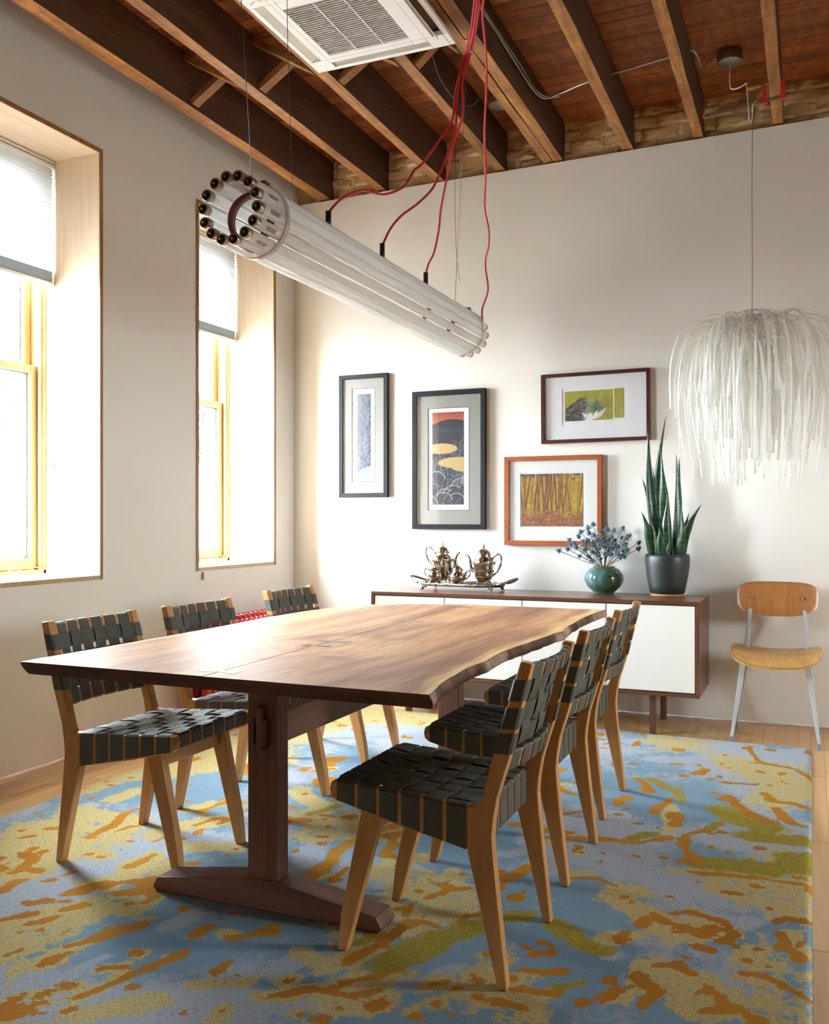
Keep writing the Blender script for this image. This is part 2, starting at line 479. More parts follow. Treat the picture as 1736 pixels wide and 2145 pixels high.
# rug: three smooth fields (attribute Col: orange, cream, olive; Fld2: white) sharpened by noise into knotted patches
def rug_mat():
    m, nt, b = newmat('wool_rug')
    tc = N(nt, 'ShaderNodeTexCoord')
    a1 = N(nt, 'ShaderNodeAttribute')
    a1.attribute_name = 'Col'
    a2 = N(nt, 'ShaderNodeAttribute')
    a2.attribute_name = 'Fld2'
    s1 = N(nt, 'ShaderNodeSeparateColor')
    nt.links.new(a1.outputs['Color'], s1.inputs[0])
    s2 = N(nt, 'ShaderNodeSeparateColor')
    nt.links.new(a2.outputs['Color'], s2.inputs[0])
    sn = N(nt, 'ShaderNodeVectorMath', operation='SNAP')     # one knot = one colour
    sn.inputs[1].default_value = (0.009, 0.007, 1.0)
    nt.links.new(tc.outputs['Object'], sn.inputs[0])
    mp = N(nt, 'ShaderNodeMapping')
    mp.inputs['Scale'].default_value = (24, 17, 1)
    nt.links.new(sn.outputs[0], mp.inputs['Vector'])
    nz = N(nt, 'ShaderNodeTexNoise', Scale=1.0, Detail=6.0, Roughness=0.78)
    nt.links.new(mp.outputs[0], nz.inputs['Vector'])

    def thr(sock, amp, t, soft):
        ad = N(nt, 'ShaderNodeMath', operation='MULTIPLY_ADD')
        ad.inputs[1].default_value = amp
        nt.links.new(nz.outputs['Fac'], ad.inputs[0])
        nt.links.new(sock, ad.inputs[2])
        mr = N(nt, 'ShaderNodeMapRange')
        mr.inputs['From Min'].default_value = t + amp * 0.5 - soft
        mr.inputs['From Max'].default_value = t + amp * 0.5 + soft
        nt.links.new(ad.outputs[0], mr.inputs['Value'])
        return mr.outputs[0]

    def mix(f, c1, c2):
        x = N(nt, 'ShaderNodeMixRGB')
        nt.links.new(f, x.inputs['Fac'])
        for k, c in (('Color1', c1), ('Color2', c2)):
            if isinstance(c, tuple):
                x.inputs[k].default_value = c4(c)
            else:
                nt.links.new(c, x.inputs[k])
        return x.outputs[0]

    def fibre(sx, sy):
        mpf = N(nt, 'ShaderNodeMapping')
        mpf.inputs['Scale'].default_value = (sx, sy, 1)
        nt.links.new(tc.outputs['Object'], mpf.inputs['Vector'])
        nf = N(nt, 'ShaderNodeTexNoise', Scale=1.0, Detail=2.0)
        nt.links.new(mpf.outputs[0], nf.inputs['Vector'])
        mr = N(nt, 'ShaderNodeMapRange')
        mr.inputs['From Min'].default_value = 0.42
        mr.inputs['From Max'].default_value = 0.58
        nt.links.new(nf.outputs['Fac'], mr.inputs['Value'])
        return mr.outputs[0]
    fb = fibre(70, 260)      # rows of knots
    big = N(nt, 'ShaderNodeTexNoise', Scale=3.0, Detail=3.0)
    nt.links.new(tc.outputs['Object'], big.inputs['Vector'])
    blue = mix(big.outputs['Fac'], RUG['blue1'], RUG['blue2'])
    lav = mix(fb, RUG['lav1'], RUG['lav2'])
    cream = mix(fb, RUG['cream1'], RUG['cream2'])
    olive = mix(fb, RUG['olive1'], RUG['olive2'])
    orange = mix(big.outputs['Fac'], RUG['or1'], RUG['or2'])
    c = mix(thr(s2.outputs[0], 1.0, 0.5, 0.10), blue, lav)
    c = mix(thr(s1.outputs[1], 1.1, 0.52, 0.03), c, cream)
    c = mix(thr(s1.outputs[2], 0.9, 0.5, 0.08), c, olive)
    c = mix(thr(s1.outputs[0], 1.35, 0.53, 0.02), c, orange)
    # pile mottling
    mp3 = N(nt, 'ShaderNodeMapping')
    mp3.inputs['Scale'].default_value = (380, 470, 1)
    nt.links.new(tc.outputs['Object'], mp3.inputs['Vector'])
    n3 = N(nt, 'ShaderNodeTexNoise', Scale=1.0, Detail=2.0)
    nt.links.new(mp3.outputs[0], n3.inputs['Vector'])
    mr = N(nt, 'ShaderNodeMapRange')
    mr.inputs['From Min'].default_value = 0.3
    mr.inputs['From Max'].default_value = 0.7
    mr.inputs['To Min'].default_value = 0.58
    mr.inputs['To Max'].default_value = 1.32
    nt.links.new(n3.outputs['Fac'], mr.inputs['Value'])
    sc_ = N(nt, 'ShaderNodeVectorMath', operation='SCALE')
    nt.links.new(c, sc_.inputs[0])
    nt.links.new(mr.outputs[0], sc_.inputs['Scale'])
    nt.links.new(sc_.outputs[0], b.inputs['Base Color'])
    b.inputs['Roughness'].default_value = 0.95
    b.inputs['Specular IOR Level'].default_value = 0.1
    b.inputs['Sheen Weight'].default_value = 0.0
    bp = N(nt, 'ShaderNodeBump', Strength=0.7, Distance=0.004)
    nt.links.new(n3.outputs['Fac'], bp.inputs['Height'])
    nt.links.new(bp.outputs['Normal'], b.inputs['Normal'])
    return m
RUG = dict(blue1=(0.135, 0.225, 0.295), blue2=(0.275, 0.395, 0.465), lav1=(0.29, 0.37, 0.43), lav2=(0.48, 0.46, 0.44),
           cream1=(0.44, 0.35, 0.125), cream2=(0.60, 0.48, 0.23), olive1=(0.26, 0.20, 0.02), olive2=(0.42, 0.33, 0.05),
           or1=(0.31, 0.095, 0.008), or2=(0.60, 0.29, 0.03))
M['rug'] = rug_mat()

# ------------------------------------------------------------------ mesh building
class MB:
    def __init__(s, off=(0, 0, 0)):
        s.v, s.f, s.mi, s.sm = [], [], [], []
        s.off = Vector(off)

    def add(s, vs, fs, mi=0, smooth=False):
        b = len(s.v)
        s.v.extend([Vector(p) - s.off for p in vs])
        for f in fs:
            s.f.append([b + i for i in f])
            s.mi.append(mi)
            s.sm.append(smooth)
        return s

    def box(s, x0, x1, y0, y1, z0, z1, mi=0, M_=None):
        vs = [(x, y, z) for z in (z0, z1) for y in (y0, y1) for x in (x0, x1)]
        if M_ is not None:
            vs = [M_ @ Vector(p) for p in vs]
        return s.add(vs, [(0, 2, 3, 1), (4, 5, 7, 6), (0, 1, 5, 4), (1, 3, 7, 5), (3, 2, 6, 7), (2, 0, 4, 6)], mi)

    def loft(s, rings, mi=0, smooth=False, closed=True, caps=True):
        n = len(rings[0])
        vs = [p for r in rings for p in r]
        fs = []
        for i in range(len(rings) - 1):
            for j in range(n if closed else n - 1):
                k = (j + 1) % n
                fs.append((i * n + j, i * n + k, (i + 1) * n + k, (i + 1) * n + j))
        s.add(vs, fs, mi, smooth)
        if caps and closed:
            b = len(s.v) - len(vs)
            s.f.append([b + j for j in reversed(range(n))])
            s.mi.append(mi)
            s.sm.append(False)
            s.f.append([b + (len(rings) - 1) * n + j for j in range(n)])
            s.mi.append(mi)
            s.sm.append(False)
        return s

    def prism(s, poly, axis, a, b, mi=0):
        """poly: 2-D outline; axis 'x' -> (y,z), 'y' -> (x,z), 'z' -> (x,y)."""
        def P(p, t):
            return {'x': (t, p[0], p[1]), 'y': (p[0], t, p[1]), 'z': (p[0], p[1], t)}[axis]
        return s.loft([[P(p, a) for p in poly], [P(p, b) for p in poly]], mi)

    def tube(s, pts, r, n=8, mi=0, caps=True):
        pts = [Vector(p) for p in pts]
        rs = r if isinstance(r, (list, tuple)) else [r] * len(pts)
        rings = []
        up = Vector((0, 0, 1))
        prev = None
        for i, p in enumerate(pts):
            t = (pts[min(i + 1, len(pts) - 1)] - pts[max(i - 1, 0)]).normalized()
            if prev is None:
                a = up if abs(t.z) < 0.9 else Vector((1, 0, 0))
                u = t.cross(a).normalized()
            else:
                u = (prev - t * prev.dot(t)).normalized()
            prev = u
            w = t.cross(u)
            rings.append([p + (u * math.cos(2 * PI * k / n) + w * math.sin(2 * PI * k / n)) * rs[i] for k in range(n)])
        return s.loft(rings, mi, True, True, caps)

    def lathe(s, prof, n=24, c=(0, 0), mi=0, caps=False, fx=1.0, fy=1.0):
        rings = [[(c[0] + r * fx * math.cos(2 * PI * k / n), c[1] + r * fy * math.sin(2 * PI * k / n), z) for k in range(n)] for r, z in prof]
        return s.loft(rings, mi, True, True, caps)

    def ball(s, c, r, n=10, mi=0, sz=1.0):
        rings = []
        for i in range(1, n // 2):
            a = PI * i / (n // 2)
            rings.append([(c[0] + r * math.sin(a) * math.cos(2 * PI * k / n), c[1] + r * math.sin(a) * math.sin(2 * PI * k / n), c[2] - r * sz * math.cos(a)) for k in range(n)])
        b0 = len(s.v)
        s.loft(rings, mi, True, True, True)
        return s

    def build(s, name, mats, parent=None, bevel=0.0, seg=2, loc=None):
        me = bpy.data.meshes.new(name)
        me.from_pydata([tuple(p) for p in s.v], [], s.f)
        for m in (mats if isinstance(mats, (list, tuple)) else [mats]):
            me.materials.append(m)
        me.polygons.foreach_set('material_index', s.mi)
        me.polygons.foreach_set('use_smooth', s.sm)
        me.validate()
        o = bpy.data.objects.new(name, me)
        COL.objects.link(o)
        if parent is not None:
            o.parent = parent
        if loc is not None:
            o.location = loc
        if bevel > 0:
            md = o.modifiers.new('edge_bevel', 'BEVEL')
            md.width = bevel
            md.segments = seg
            md.limit_method = 'ANGLE'
            md.angle_limit = 0.7
        return o

def thing(name, label, cat, loc=(0, 0, 0), rz=0.0, group=None):
    o = bpy.data.objects.new(name, None)
    o.empty_display_size = 0.05
    COL.objects.link(o)
    o.location = loc
    o.rotation_euler = (0, 0, rz)
    o['label'] = label
    o['category'] = cat
    if group:
        o['group'] = group
    return o

def tag(o, label, cat, group=None):
    o['label'] = label
    o['category'] = cat
    if group:
        o['group'] = group
    return o

def struct(o):
    o['kind'] = 'structure'
    return o

def structempty(name, loc=(0, 0, 0)):
    o = bpy.data.objects.new(name, None)
    o.empty_display_size = 0.05
    COL.objects.link(o)
    o.location = loc
    return struct(o)

def copy_tree(o, parent=None):
    c = o.copy()
    COL.objects.link(c)
    c.parent = parent
    for ch in o.children:
        copy_tree(ch, c)
    return c

def bez(pts, n=8):
    """Catmull-Rom through pts."""
    P = [Vector(p) for p in pts]
    out = []
    for i in range(len(P) - 1):
        p0, p1, p2, p3 = P[max(i - 1, 0)], P[i], P[i + 1], P[min(i + 2, len(P) - 1)]
        for k in range(n):
            t = k / n
            out.append(0.5 * ((2 * p1) + (p2 - p0) * t + (2 * p0 - 5 * p1 + 4 * p2 - p3) * t * t + (3 * p1 - p0 - 3 * p2 + p3) * t ** 3))
    out.append(P[-1])
    return out

def lerp(a, b, t):
    return a + (b - a) * t

def jit(a):
    return random.uniform(-a, a)
# ================================================================== SETTING
# ---- floor: slab and single boards where they show
floor = struct(MB().box(XL - 0.1, XR + 0.1, YF - 0.1, YB + 0.1, -0.15, -0.003).build('floor', M['floor']))
BW = 0.0572
plank_mesh = {}
def floor_plank(x0, y0, y1):
    L = round((y1 - y0) * 20) / 20
    key = L
    if key not in plank_mesh:
        o = MB().box(0.0006, BW - 0.0006, 0.0008, L - 0.0008, -0.006, 0.0).build('plank', M['floor'], floor, 0.0008, 1)
        plank_mesh[key] = o
    else:
        o = plank_mesh[key].copy()
        COL.objects.link(o)
    o.location = (x0, y0, 0)
for i in range(72):
    x0 = XL + 0.004 + i * BW
    if x0 > 0.75:
        break
    if x0 < -2.72:
        ya = 1.6
    elif x0 > -0.06:
        ya = 1.7
    else:
        ya = 4.75
    y = ya - random.random() * 0.8
    while y < YB - 0.12:
        L = random.choice([0.45, 0.6, 0.75, 0.9, 1.1, 1.3])
        y2 = min(y + L, YB - 0.008)
        if YB - y2 < 0.15:
            y2 = YB - 0.008
        y2 = y + math.floor((y2 - y) * 20) / 20
        if y2 - y < 0.04:
            break
        floor_plank(x0, y, y2)
        y = y2

# ---- left wall with deep window openings
def wall_left():
    mb = MB()
    xo, xi = XL - 0.54, XL
    ys = [YF]
    z1 = 3.62
    wins = WINS
    for a, b in wins:
        ys += [a, b]
    ys.append(YB + 0.1)
    for k in range(0, len(ys), 2):
        mb.box(xo, xi, ys[k], ys[k + 1], 0.008, z1)
    for a, b in wins:
        mb.box(xo, xi, a, b, 0.008, WZ0)
        mb.box(xo, xi, a, b, WZ1, z1)
    return struct(mb.build('wall_left', M['wall']))
wall_left()

# ---- back wall: smooth plaster to just under the joists, painted brick between the joists
def wall_back():
    mb = MB()
    x0, x1 = XL, XR
    za, zb = 3.288, 3.288 + (XR - XL) * 0.0125
    mb.loft([[(x0, YB, 0.008), (x1, YB, 0.008), (x1, YB, zb), (x0, YB, za)], [(x0, YB + 0.03, 0.008), (x1, YB + 0.03, 0.008), (x1, YB + 0.03, zb), (x0, YB + 0.03, za)]])
    w = struct(mb.build('wall_back', M['wall']))
    MB().box(XL, XR, YB + 0.053, YB + 0.3, 0.0, 3.66).build('masonry_backing', M['brick'], w)
    # lumpy, thickly painted bricks
    variants = []
    for k in range(10):
        L, H, D = 0.205, 0.066, 0.05
        nx, nz = 14, 8
        vs, fs = [], []
        sd = Vector((k * 3.1, k * 1.7, 0))
        for j in range(nz + 1):
            for i in range(nx + 1):
                x, z = -L / 2 + L * i / nx, H * j / nz
                ed = min(min(i, nx - i) / 1.6, min(j, nz - j) / 1.6, 1.0)
                d = 0.008 * (ed - 1) + 0.018 * noise.noise(Vector((x * 11, z * 16, 0)) + sd) + 0.010 * noise.noise(Vector((x * 38, z * 42, 3)) + sd)
                vs.append((x + 0.002 * noise.noise(Vector((x * 9, z * 9, 7)) + sd), -d - D * 0.45, z))
        for j in range(nz):
            for i in range(nx):
                a = j * (nx + 1) + i
                fs.append((a, a + 1, a + nx + 2, a + nx + 1))
        mb = MB().add(vs, fs, 0, True)
        # sides back into the mortar
        ring = [i for i in range(nx + 1)] + [j * (nx + 1) + nx for j in range(1, nz + 1)] + [nz * (nx + 1) + i for i in range(nx - 1, -1, -1)] + [j * (nx + 1) for j in range(nz - 1, 0, -1)]
        b = len(mb.v)
        for r in ring:
            p = mb.v[r]
            mb.v.append(Vector((p.x, D * 0.5, p.z)))
        n = len(ring)
        for q in range(n):
            mb.f.append([ring[q], b + q, b + (q + 1) % n, ring[(q + 1) % n]])
            mb.mi.append(0)
            mb.sm.append(True)
        o = mb.build('brick', M['brick'], w)
        o.location = (-2.9, YB + 0.075, 3.2)
        variants.append(o)
    used = set()
    for row in range(6):
        z = 3.235 + row * 0.072
        x = XL + 0.1 + (0.1 if row % 2 else 0)
        while x < 1.0:
            k = random.randrange(10)
            if k in used:
                o = variants[k].copy()
                COL.objects.link(o)
            else:
                used.add(k)
                o = variants[k]
            o.location = (x, YB + 0.068 + jit(0.006), z)
            x += 0.213
wall_back()

# ---- walls out of the picture, closing the room
mb = MB()
mb.box(XR, XR + 0.2, YF, FILL_WIN[0], 0.008, 3.62).box(XR, XR + 0.2, FILL_WIN[1], YB + 0.1, 0.008, 3.62)
mb.box(XR, XR + 0.2, FILL_WIN[0], FILL_WIN[1], 0.008, FILL_WIN[2]).box(XR, XR + 0.2, FILL_WIN[0], FILL_WIN[1], FILL_WIN[3], 3.62)
struct(mb.build('wall_right', M['wall']))
struct(MB().box(XL, XR, YF - 0.15, YF, 0.008, 3.62).build('wall_front', M['wall']))

# ---- ceiling: boards on joists with cross bridging
ZD = 3.565
ceil = struct(MB().box(XL - 0.1, XR + 0.1, YF - 0.1, YB + 0.3, ZD + 0.022, ZD + 0.2).build('ceiling', M['deck']))
DB = 0.089
JX = [(-3.02, 0.085), (-2.595, 0.062), (-2.187, 0.062), (-1.777, 0.062), (-1.472, 0.052), (-1.411, 0.060), (-0.990, 0.060), (-0.590, 0.056), (-0.166, 0.055), (0.25, 0.058), (0.66, 0.058)]
dmesh = {}
def deck_board(x0, x1, y):
    L = round(x1 - x0, 2)
    if L not in dmesh:
        o = MB().box(0.0015, L - 0.0015, 0.0018, DB - 0.0018, 0, 0.023).build('plank', M['deck'], ceil, 0.004, 1)
        dmesh[L] = o
    else:
        o = dmesh[L].copy()
        COL.objects.link(o)
    o.location = (x0, y, ZD + jit(0.0015))
for r in range(37):
    y = YB + 0.07 - (r + 1) * DB
    cuts = [XL]
    joint = random.sample([-2.187, -1.777, -0.990, -0.590], 1 if r % 3 else 2)
    cuts += sorted(joint) + [0.95]
    for a, b in zip(cuts[:-1], cuts[1:]):
        deck_board(a, b, y)
MB().box(XL, XR, YF, YB + 0.07 - 37 * DB, ZD, ZD + 0.022).box(0.95, XR, YB + 0.07 - 37 * DB, YB + 0.07, ZD, ZD + 0.022).build('board_field', M['deck'], ceil)
for k, (xc, w) in enumerate(JX):
    zb = 3.298 + (xc - XL) * 0.0125
    mb = MB()
    y0, y1 = YF + 0.02, YB + 0.069
    ny = 40
    rings = []
    for i in range(ny + 1):
        y = lerp(y0, y1, i / ny)
        e = [0.004 * noise.noise(Vector((k * 5 + q * 11, y * 6, 1.5))) for q in range(3)]
        rings.append([(xc - w / 2 + e[0], y, zb + e[2] * 0.8), (xc + w / 2 + e[1], y, zb - e[2] * 0.8), (xc + w / 2, y, ZD - 0.001), (xc - w / 2, y, ZD - 0.001)])
    mb.loft(rings)
    n4 = ny * 4
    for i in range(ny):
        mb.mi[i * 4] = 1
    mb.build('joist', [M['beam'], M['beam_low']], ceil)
def bridging(xa, xb, y, hw=0.028):
    za, zb = 3.325, ZD - 0.03
    for (p, q, yy) in (((xa, za), (xb, zb), y), ((xa, zb), (xb, za), y - 0.062)):
        d = Vector((q[0] - p[0], 0, q[1] - p[1]))
        n = Vector((-d.z, 0, d.x)).normalized() * 0.016
        r0 = [(p[0] + s_ * n.x, yy + t_ * hw, p[1] + s_ * n.z) for s_, t_ in ((-1, -1), (1, -1), (1, 1), (-1, 1))]
        r1 = [(q[0] + s_ * n.x, yy + t_ * hw, q[1] + s_ * n.z) for s_, t_ in ((-1, -1), (1, -1), (1, 1), (-1, 1))]
        MB().loft([r0, r1]).build('bridging_strut', M['strut'], ceil, 0.002, 1)
for (a, b) in ((0, 1), (1, 2), (2, 3), (3, 4)):
    bridging(JX[a][0] + JX[a][1] / 2, JX[b][0] - JX[b][1] / 2, 4.02 if a < 2 else 4.10)

# ---- windows: lining boards, frame, two sashes with panes
def window(n, y0, y1):
    w = structempty('window_%d' % n, (XL, (y0 + y1) / 2, WZ0))
    off = (XL, (y0 + y1) / 2, WZ0)
    t = 0.022
    xa, xb = -3.60, XL + 0.006
    z0, z1 = WZ0, WZ1
    for (ya, yb) in ((y0, y0 + t), (y1 - t, y1)):
        MB(off).box(xa, xb - 0.006, ya, yb, z0 + t, z1 - t).build('jamb_board', M['lining'], w, 0.001, 1)
        MB(off).box(xb - 0.0055, xb, ya, yb, z0, z1).build('board_edge', M['lining_edge'], w)
    MB(off).box(xa, xb - 0.006, y0, y1, z1 - t, z1).build('head_board', M['lining_y'], w, 0.001, 1)
    MB(off).box(xb - 0.0055, xb, y0 + t, y1 - t, z1 - t, z1).build('board_edge', M['lining_edge'], w)
    MB(off).box(xa, xb - 0.006, y0, y1, z0, z0 + t).build('sill_board', M['lining_y'], w, 0.001, 1)
    MB(off).box(xb - 0.0055, xb, y0 + t, y1 - t, z0, z0 + t).build('board_edge', M['sash'], w)
    a, b = y0 + t, y1 - t
    zb_, zt_ = z0 + t, z1 - t
    # frame: stepped stiles, head and sill
    fr = MB(off)
    for (ya, yb, sgn) in ((a, a + 0.020, 1), (b - 0.020, b, -1)):
        fr.box(-3.76, -3.605, ya, yb, zb_, zt_)
        yy = (ya, yb + 0.012) if sgn > 0 else (ya - 0.012, yb)
        fr.box(-3.632, -3.612, yy[0], yy[1], zb_, zt_)
    fr.box(-3.76, -3.605, a, b, zb_, zb_ + 0.022).box(-3.76, -3.605, a, b, zt_ - 0.03, zt_)
    fr.build('window_frame', M['sash'], w, 0.002, 1)
    fa, fb = a + 0.022, b - 0.022
    def sash(name, x0, x1, za, zb, bot, top):
        s = MB(off)
        sw = 0.046
        s.box(x0, x1, fa, fa + sw, za, zb).box(x0, x1, fb - sw, fb, za, zb)
        s.box(x0, x1, fa + sw, fb - sw, za, za + bot).box(x0, x1, fa + sw, fb - sw, zb - top, zb)
        o = s.build(name, M['sash'], w, 0.003, 1)
        xm = (x0 + x1) / 2
        MB(off).box(xm - 0.003, xm + 0.003, fa + sw, fb - sw, za + bot, zb - top).build('pane', M['glass'], o)
        g = MB(off)
        e = 0.006
        g.box(xm - 0.010, xm - 0.0035, fa + sw, fa + sw + e, za + bot, zb - top).box(xm - 0.010, xm - 0.0035, fb - sw - e, fb - sw, za + bot, zb - top)
        g.box(xm - 0.010, xm - 0.0035, fa + sw + e, fb - sw - e, za + bot, za + bot + e).box(xm - 0.010, xm - 0.0035, fa + sw + e, fb - sw - e, zb - top - e, zb - top)
        g.build('glazing_bead', M['spacer'], o)
        return o
    sash('upper_sash', -3.725, -3.688, 1.885, zt_ - 0.03, 0.038, 0.05)
    lo = sash('lower_sash', -3.683, -3.640, zb_ + 0.022, 1.925, 0.060, 0.040)
    MB(off).box(-3.676, -3.646, (fa + fb) / 2 - 0.03, (fa + fb) / 2 + 0.03, 1.9255, 1.934).build('sash_lock', M['brass'], lo)
    return w
window(1, *WINS[0])
window(2, *WINS[1])

# plain added window in the right wall, out of view, brings in fill light
w3 = structempty('window_3', (XR, FILL_WIN[0], FILL_WIN[2]))
off = (XR, FILL_WIN[0], FILL_WIN[2])
ya, yb, za, zb = FILL_WIN
fr = MB(off)
fr.box(XR + 0.08, XR + 0.13, ya, ya + 0.05, za, zb).box(XR + 0.08, XR + 0.13, yb - 0.05, yb, za, zb)
fr.box(XR + 0.08, XR + 0.13, ya + 0.05, yb - 0.05, za, za + 0.05).box(XR + 0.08, XR + 0.13, ya + 0.05, yb - 0.05, zb - 0.05, zb)
fr.build('window_frame', M['sash'], w3)
MB(off).box(XR + 0.102, XR + 0.108, ya + 0.05, yb - 0.05, za + 0.05, zb - 0.05).build('pane', M['glass'], w3)

# ---- street outside
struct(MB().box(-60, 40, -30, 60, -1.2, -1.0).build('street_ground', M['asphalt']))
hs = thing('street_house', 'pale house front with white window bars across the street, seen through the near window', 'house', (-15, 13, -1.0))
MB().box(-3, 0, -9, 12, 0, 3.5).build('wall', M['pale_ext'], hs)
for i in range(8):
    yy = -7.5 + i * 2.4
    for zz in (1.5,):
        f = MB()
        f.box(0.0, 0.08, yy - 0.8, yy - 0.72, zz, zz + 1.6).box(0.0, 0.08, yy + 0.72, yy + 0.8, zz, zz + 1.6).box(0.0, 0.08, yy - 0.72, yy + 0.72, zz, zz + 0.08)
        f.box(0.0, 0.08, yy - 0.72, yy + 0.72, zz + 1.52, zz + 1.6).box(0.0, 0.07, yy - 0.72, yy + 0.72, zz + 0.76, zz + 0.84).box(0.0, 0.07, yy - 0.04, yy + 0.04, zz + 0.08, zz + 1.52)
        fo = f.build('window', M['white_trim'], hs)
        MB().box(-0.01, 0.02, yy - 0.72, yy + 0.72, zz + 0.08, zz + 1.52).build('pane', M['dark_glass'], fo)
def street_tree(loc, h, r, label, seed):
    t = thing('street_tree', label, 'tree', loc)
    MB().tube([(0, 0, 0), (0.05, 0.02, h * 0.4), (0, 0.1, h * 0.75)], [0.16, 0.12, 0.05], 8).build('trunk', M['bark_ext'], t)
    rr = random.Random(seed)
    vs, fs = [], []
    for k in range(1500):
        d = Vector((rr.gauss(0, 1), rr.gauss(0, 1), rr.gauss(0, 1))).normalized() * r * (0.55 + 0.5 * rr.random())
        c = Vector((0, 0.1, h * 0.72)) + Vector((d.x, d.y, d.z * 0.85))
        a = Vector((rr.gauss(0, 1), rr.gauss(0, 1), rr.gauss(0, 1))).normalized() * 0.10
        b = a.cross(Vector((rr.gauss(0, 1), rr.gauss(0, 1), rr.gauss(0, 1)))).normalized() * 0.06
        n = len(vs)
        vs += [c - a, c - b, c + a, c + b]
        fs.append((n, n + 1, n + 2, n + 3))
    fo = MB().add(vs, fs).build('foliage', M['leaf_ext'], t)
    fo['kind'] = 'stuff'
street_tree((-13.0, 12.9, -1.0), 5.6, 1.5, 'leafy street tree outside the near window', 3)
street_tree((-12.0, 17.0, -1.0), 5.6, 1.2, 'slim street tree outside the far window', 5)
car = thing('street_car', 'grey parked car outside the near window', 'car', (-8.2, 8.4, -1.0))
MB().prism([(-2.1, 0.35), (2.1, 0.35), (2.15, 0.75), (1.9, 0.92), (1.2, 0.98), (0.6, 1.45), (-0.9, 1.5), (-1.6, 1.02), (-2.05, 0.9), (-2.15, 0.6)], 'x', -0.8, 0.8).build('body', M['car'], car, 0.06, 2)
MB().prism([(-1.42, 1.03), (1.05, 1.0), (0.55, 1.38), (-0.85, 1.43)], 'x', 0.801, 0.81).prism([(-1.42, 1.03), (1.05, 1.0), (0.55, 1.38), (-0.85, 1.43)], 'x', -0.81, -0.801).build('side_window', M['dark_glass'], car)
MB().box(0.6, 0.83, -2.12, -1.9, 0.72, 0.9).build('tail_lamp', M['car_red'], car)
for yy in (-1.35, 1.35):
    for xx in (-0.72, 0.72):
        m_ = MB()
        m_.loft([[(xx + s_ * 0.1, yy + 0.33 * math.cos(2 * PI * k / 20), 0.33 + 0.33 * math.sin(2 * PI * k / 20)) for k in range(20)] for s_ in (-1, 1)])
        m_.build('wheel', M['plastic_black'], car)
rl = thing('street_railing', 'scrolled iron railing outside the far window', 'railing', (-4.6, 6.0, -1.0))
def scroll(cy, cz, r, d):
    pts = []
    for k in range(26):
        a = k / 25 * 3.6 * PI
        q = r * (1 - 0.8 * k / 25)
        pts.append((0, cy + d * q * math.cos(a), cz + q * math.sin(a)))
    return MB().tube(pts, 0.011, 6)
for yy in (-0.75, -0.25, 0.25, 0.75):
    MB().tube([(0, yy, 0), (0, yy, 2.9)], 0.014, 6).build('upright', M['iron'], rl)
for zz in (1.5, 2.1, 2.85):
    MB().tube([(0, -0.75, zz), (0, 0.75, zz)], 0.014, 6).build('rail', M['iron'], rl)
for yy in (-0.5, 0.0, 0.5):
    for zz, d in ((1.65, 1), (1.95, -1), (2.3, 1), (2.62, -1)):
        scroll(yy, zz, 0.15, d).build('scroll', M['iron'], rl)
MB().box(-0.4, 0.9, -1.1, 1.1, 0.0, 0.02).build('base', M['pale_ext'], rl)

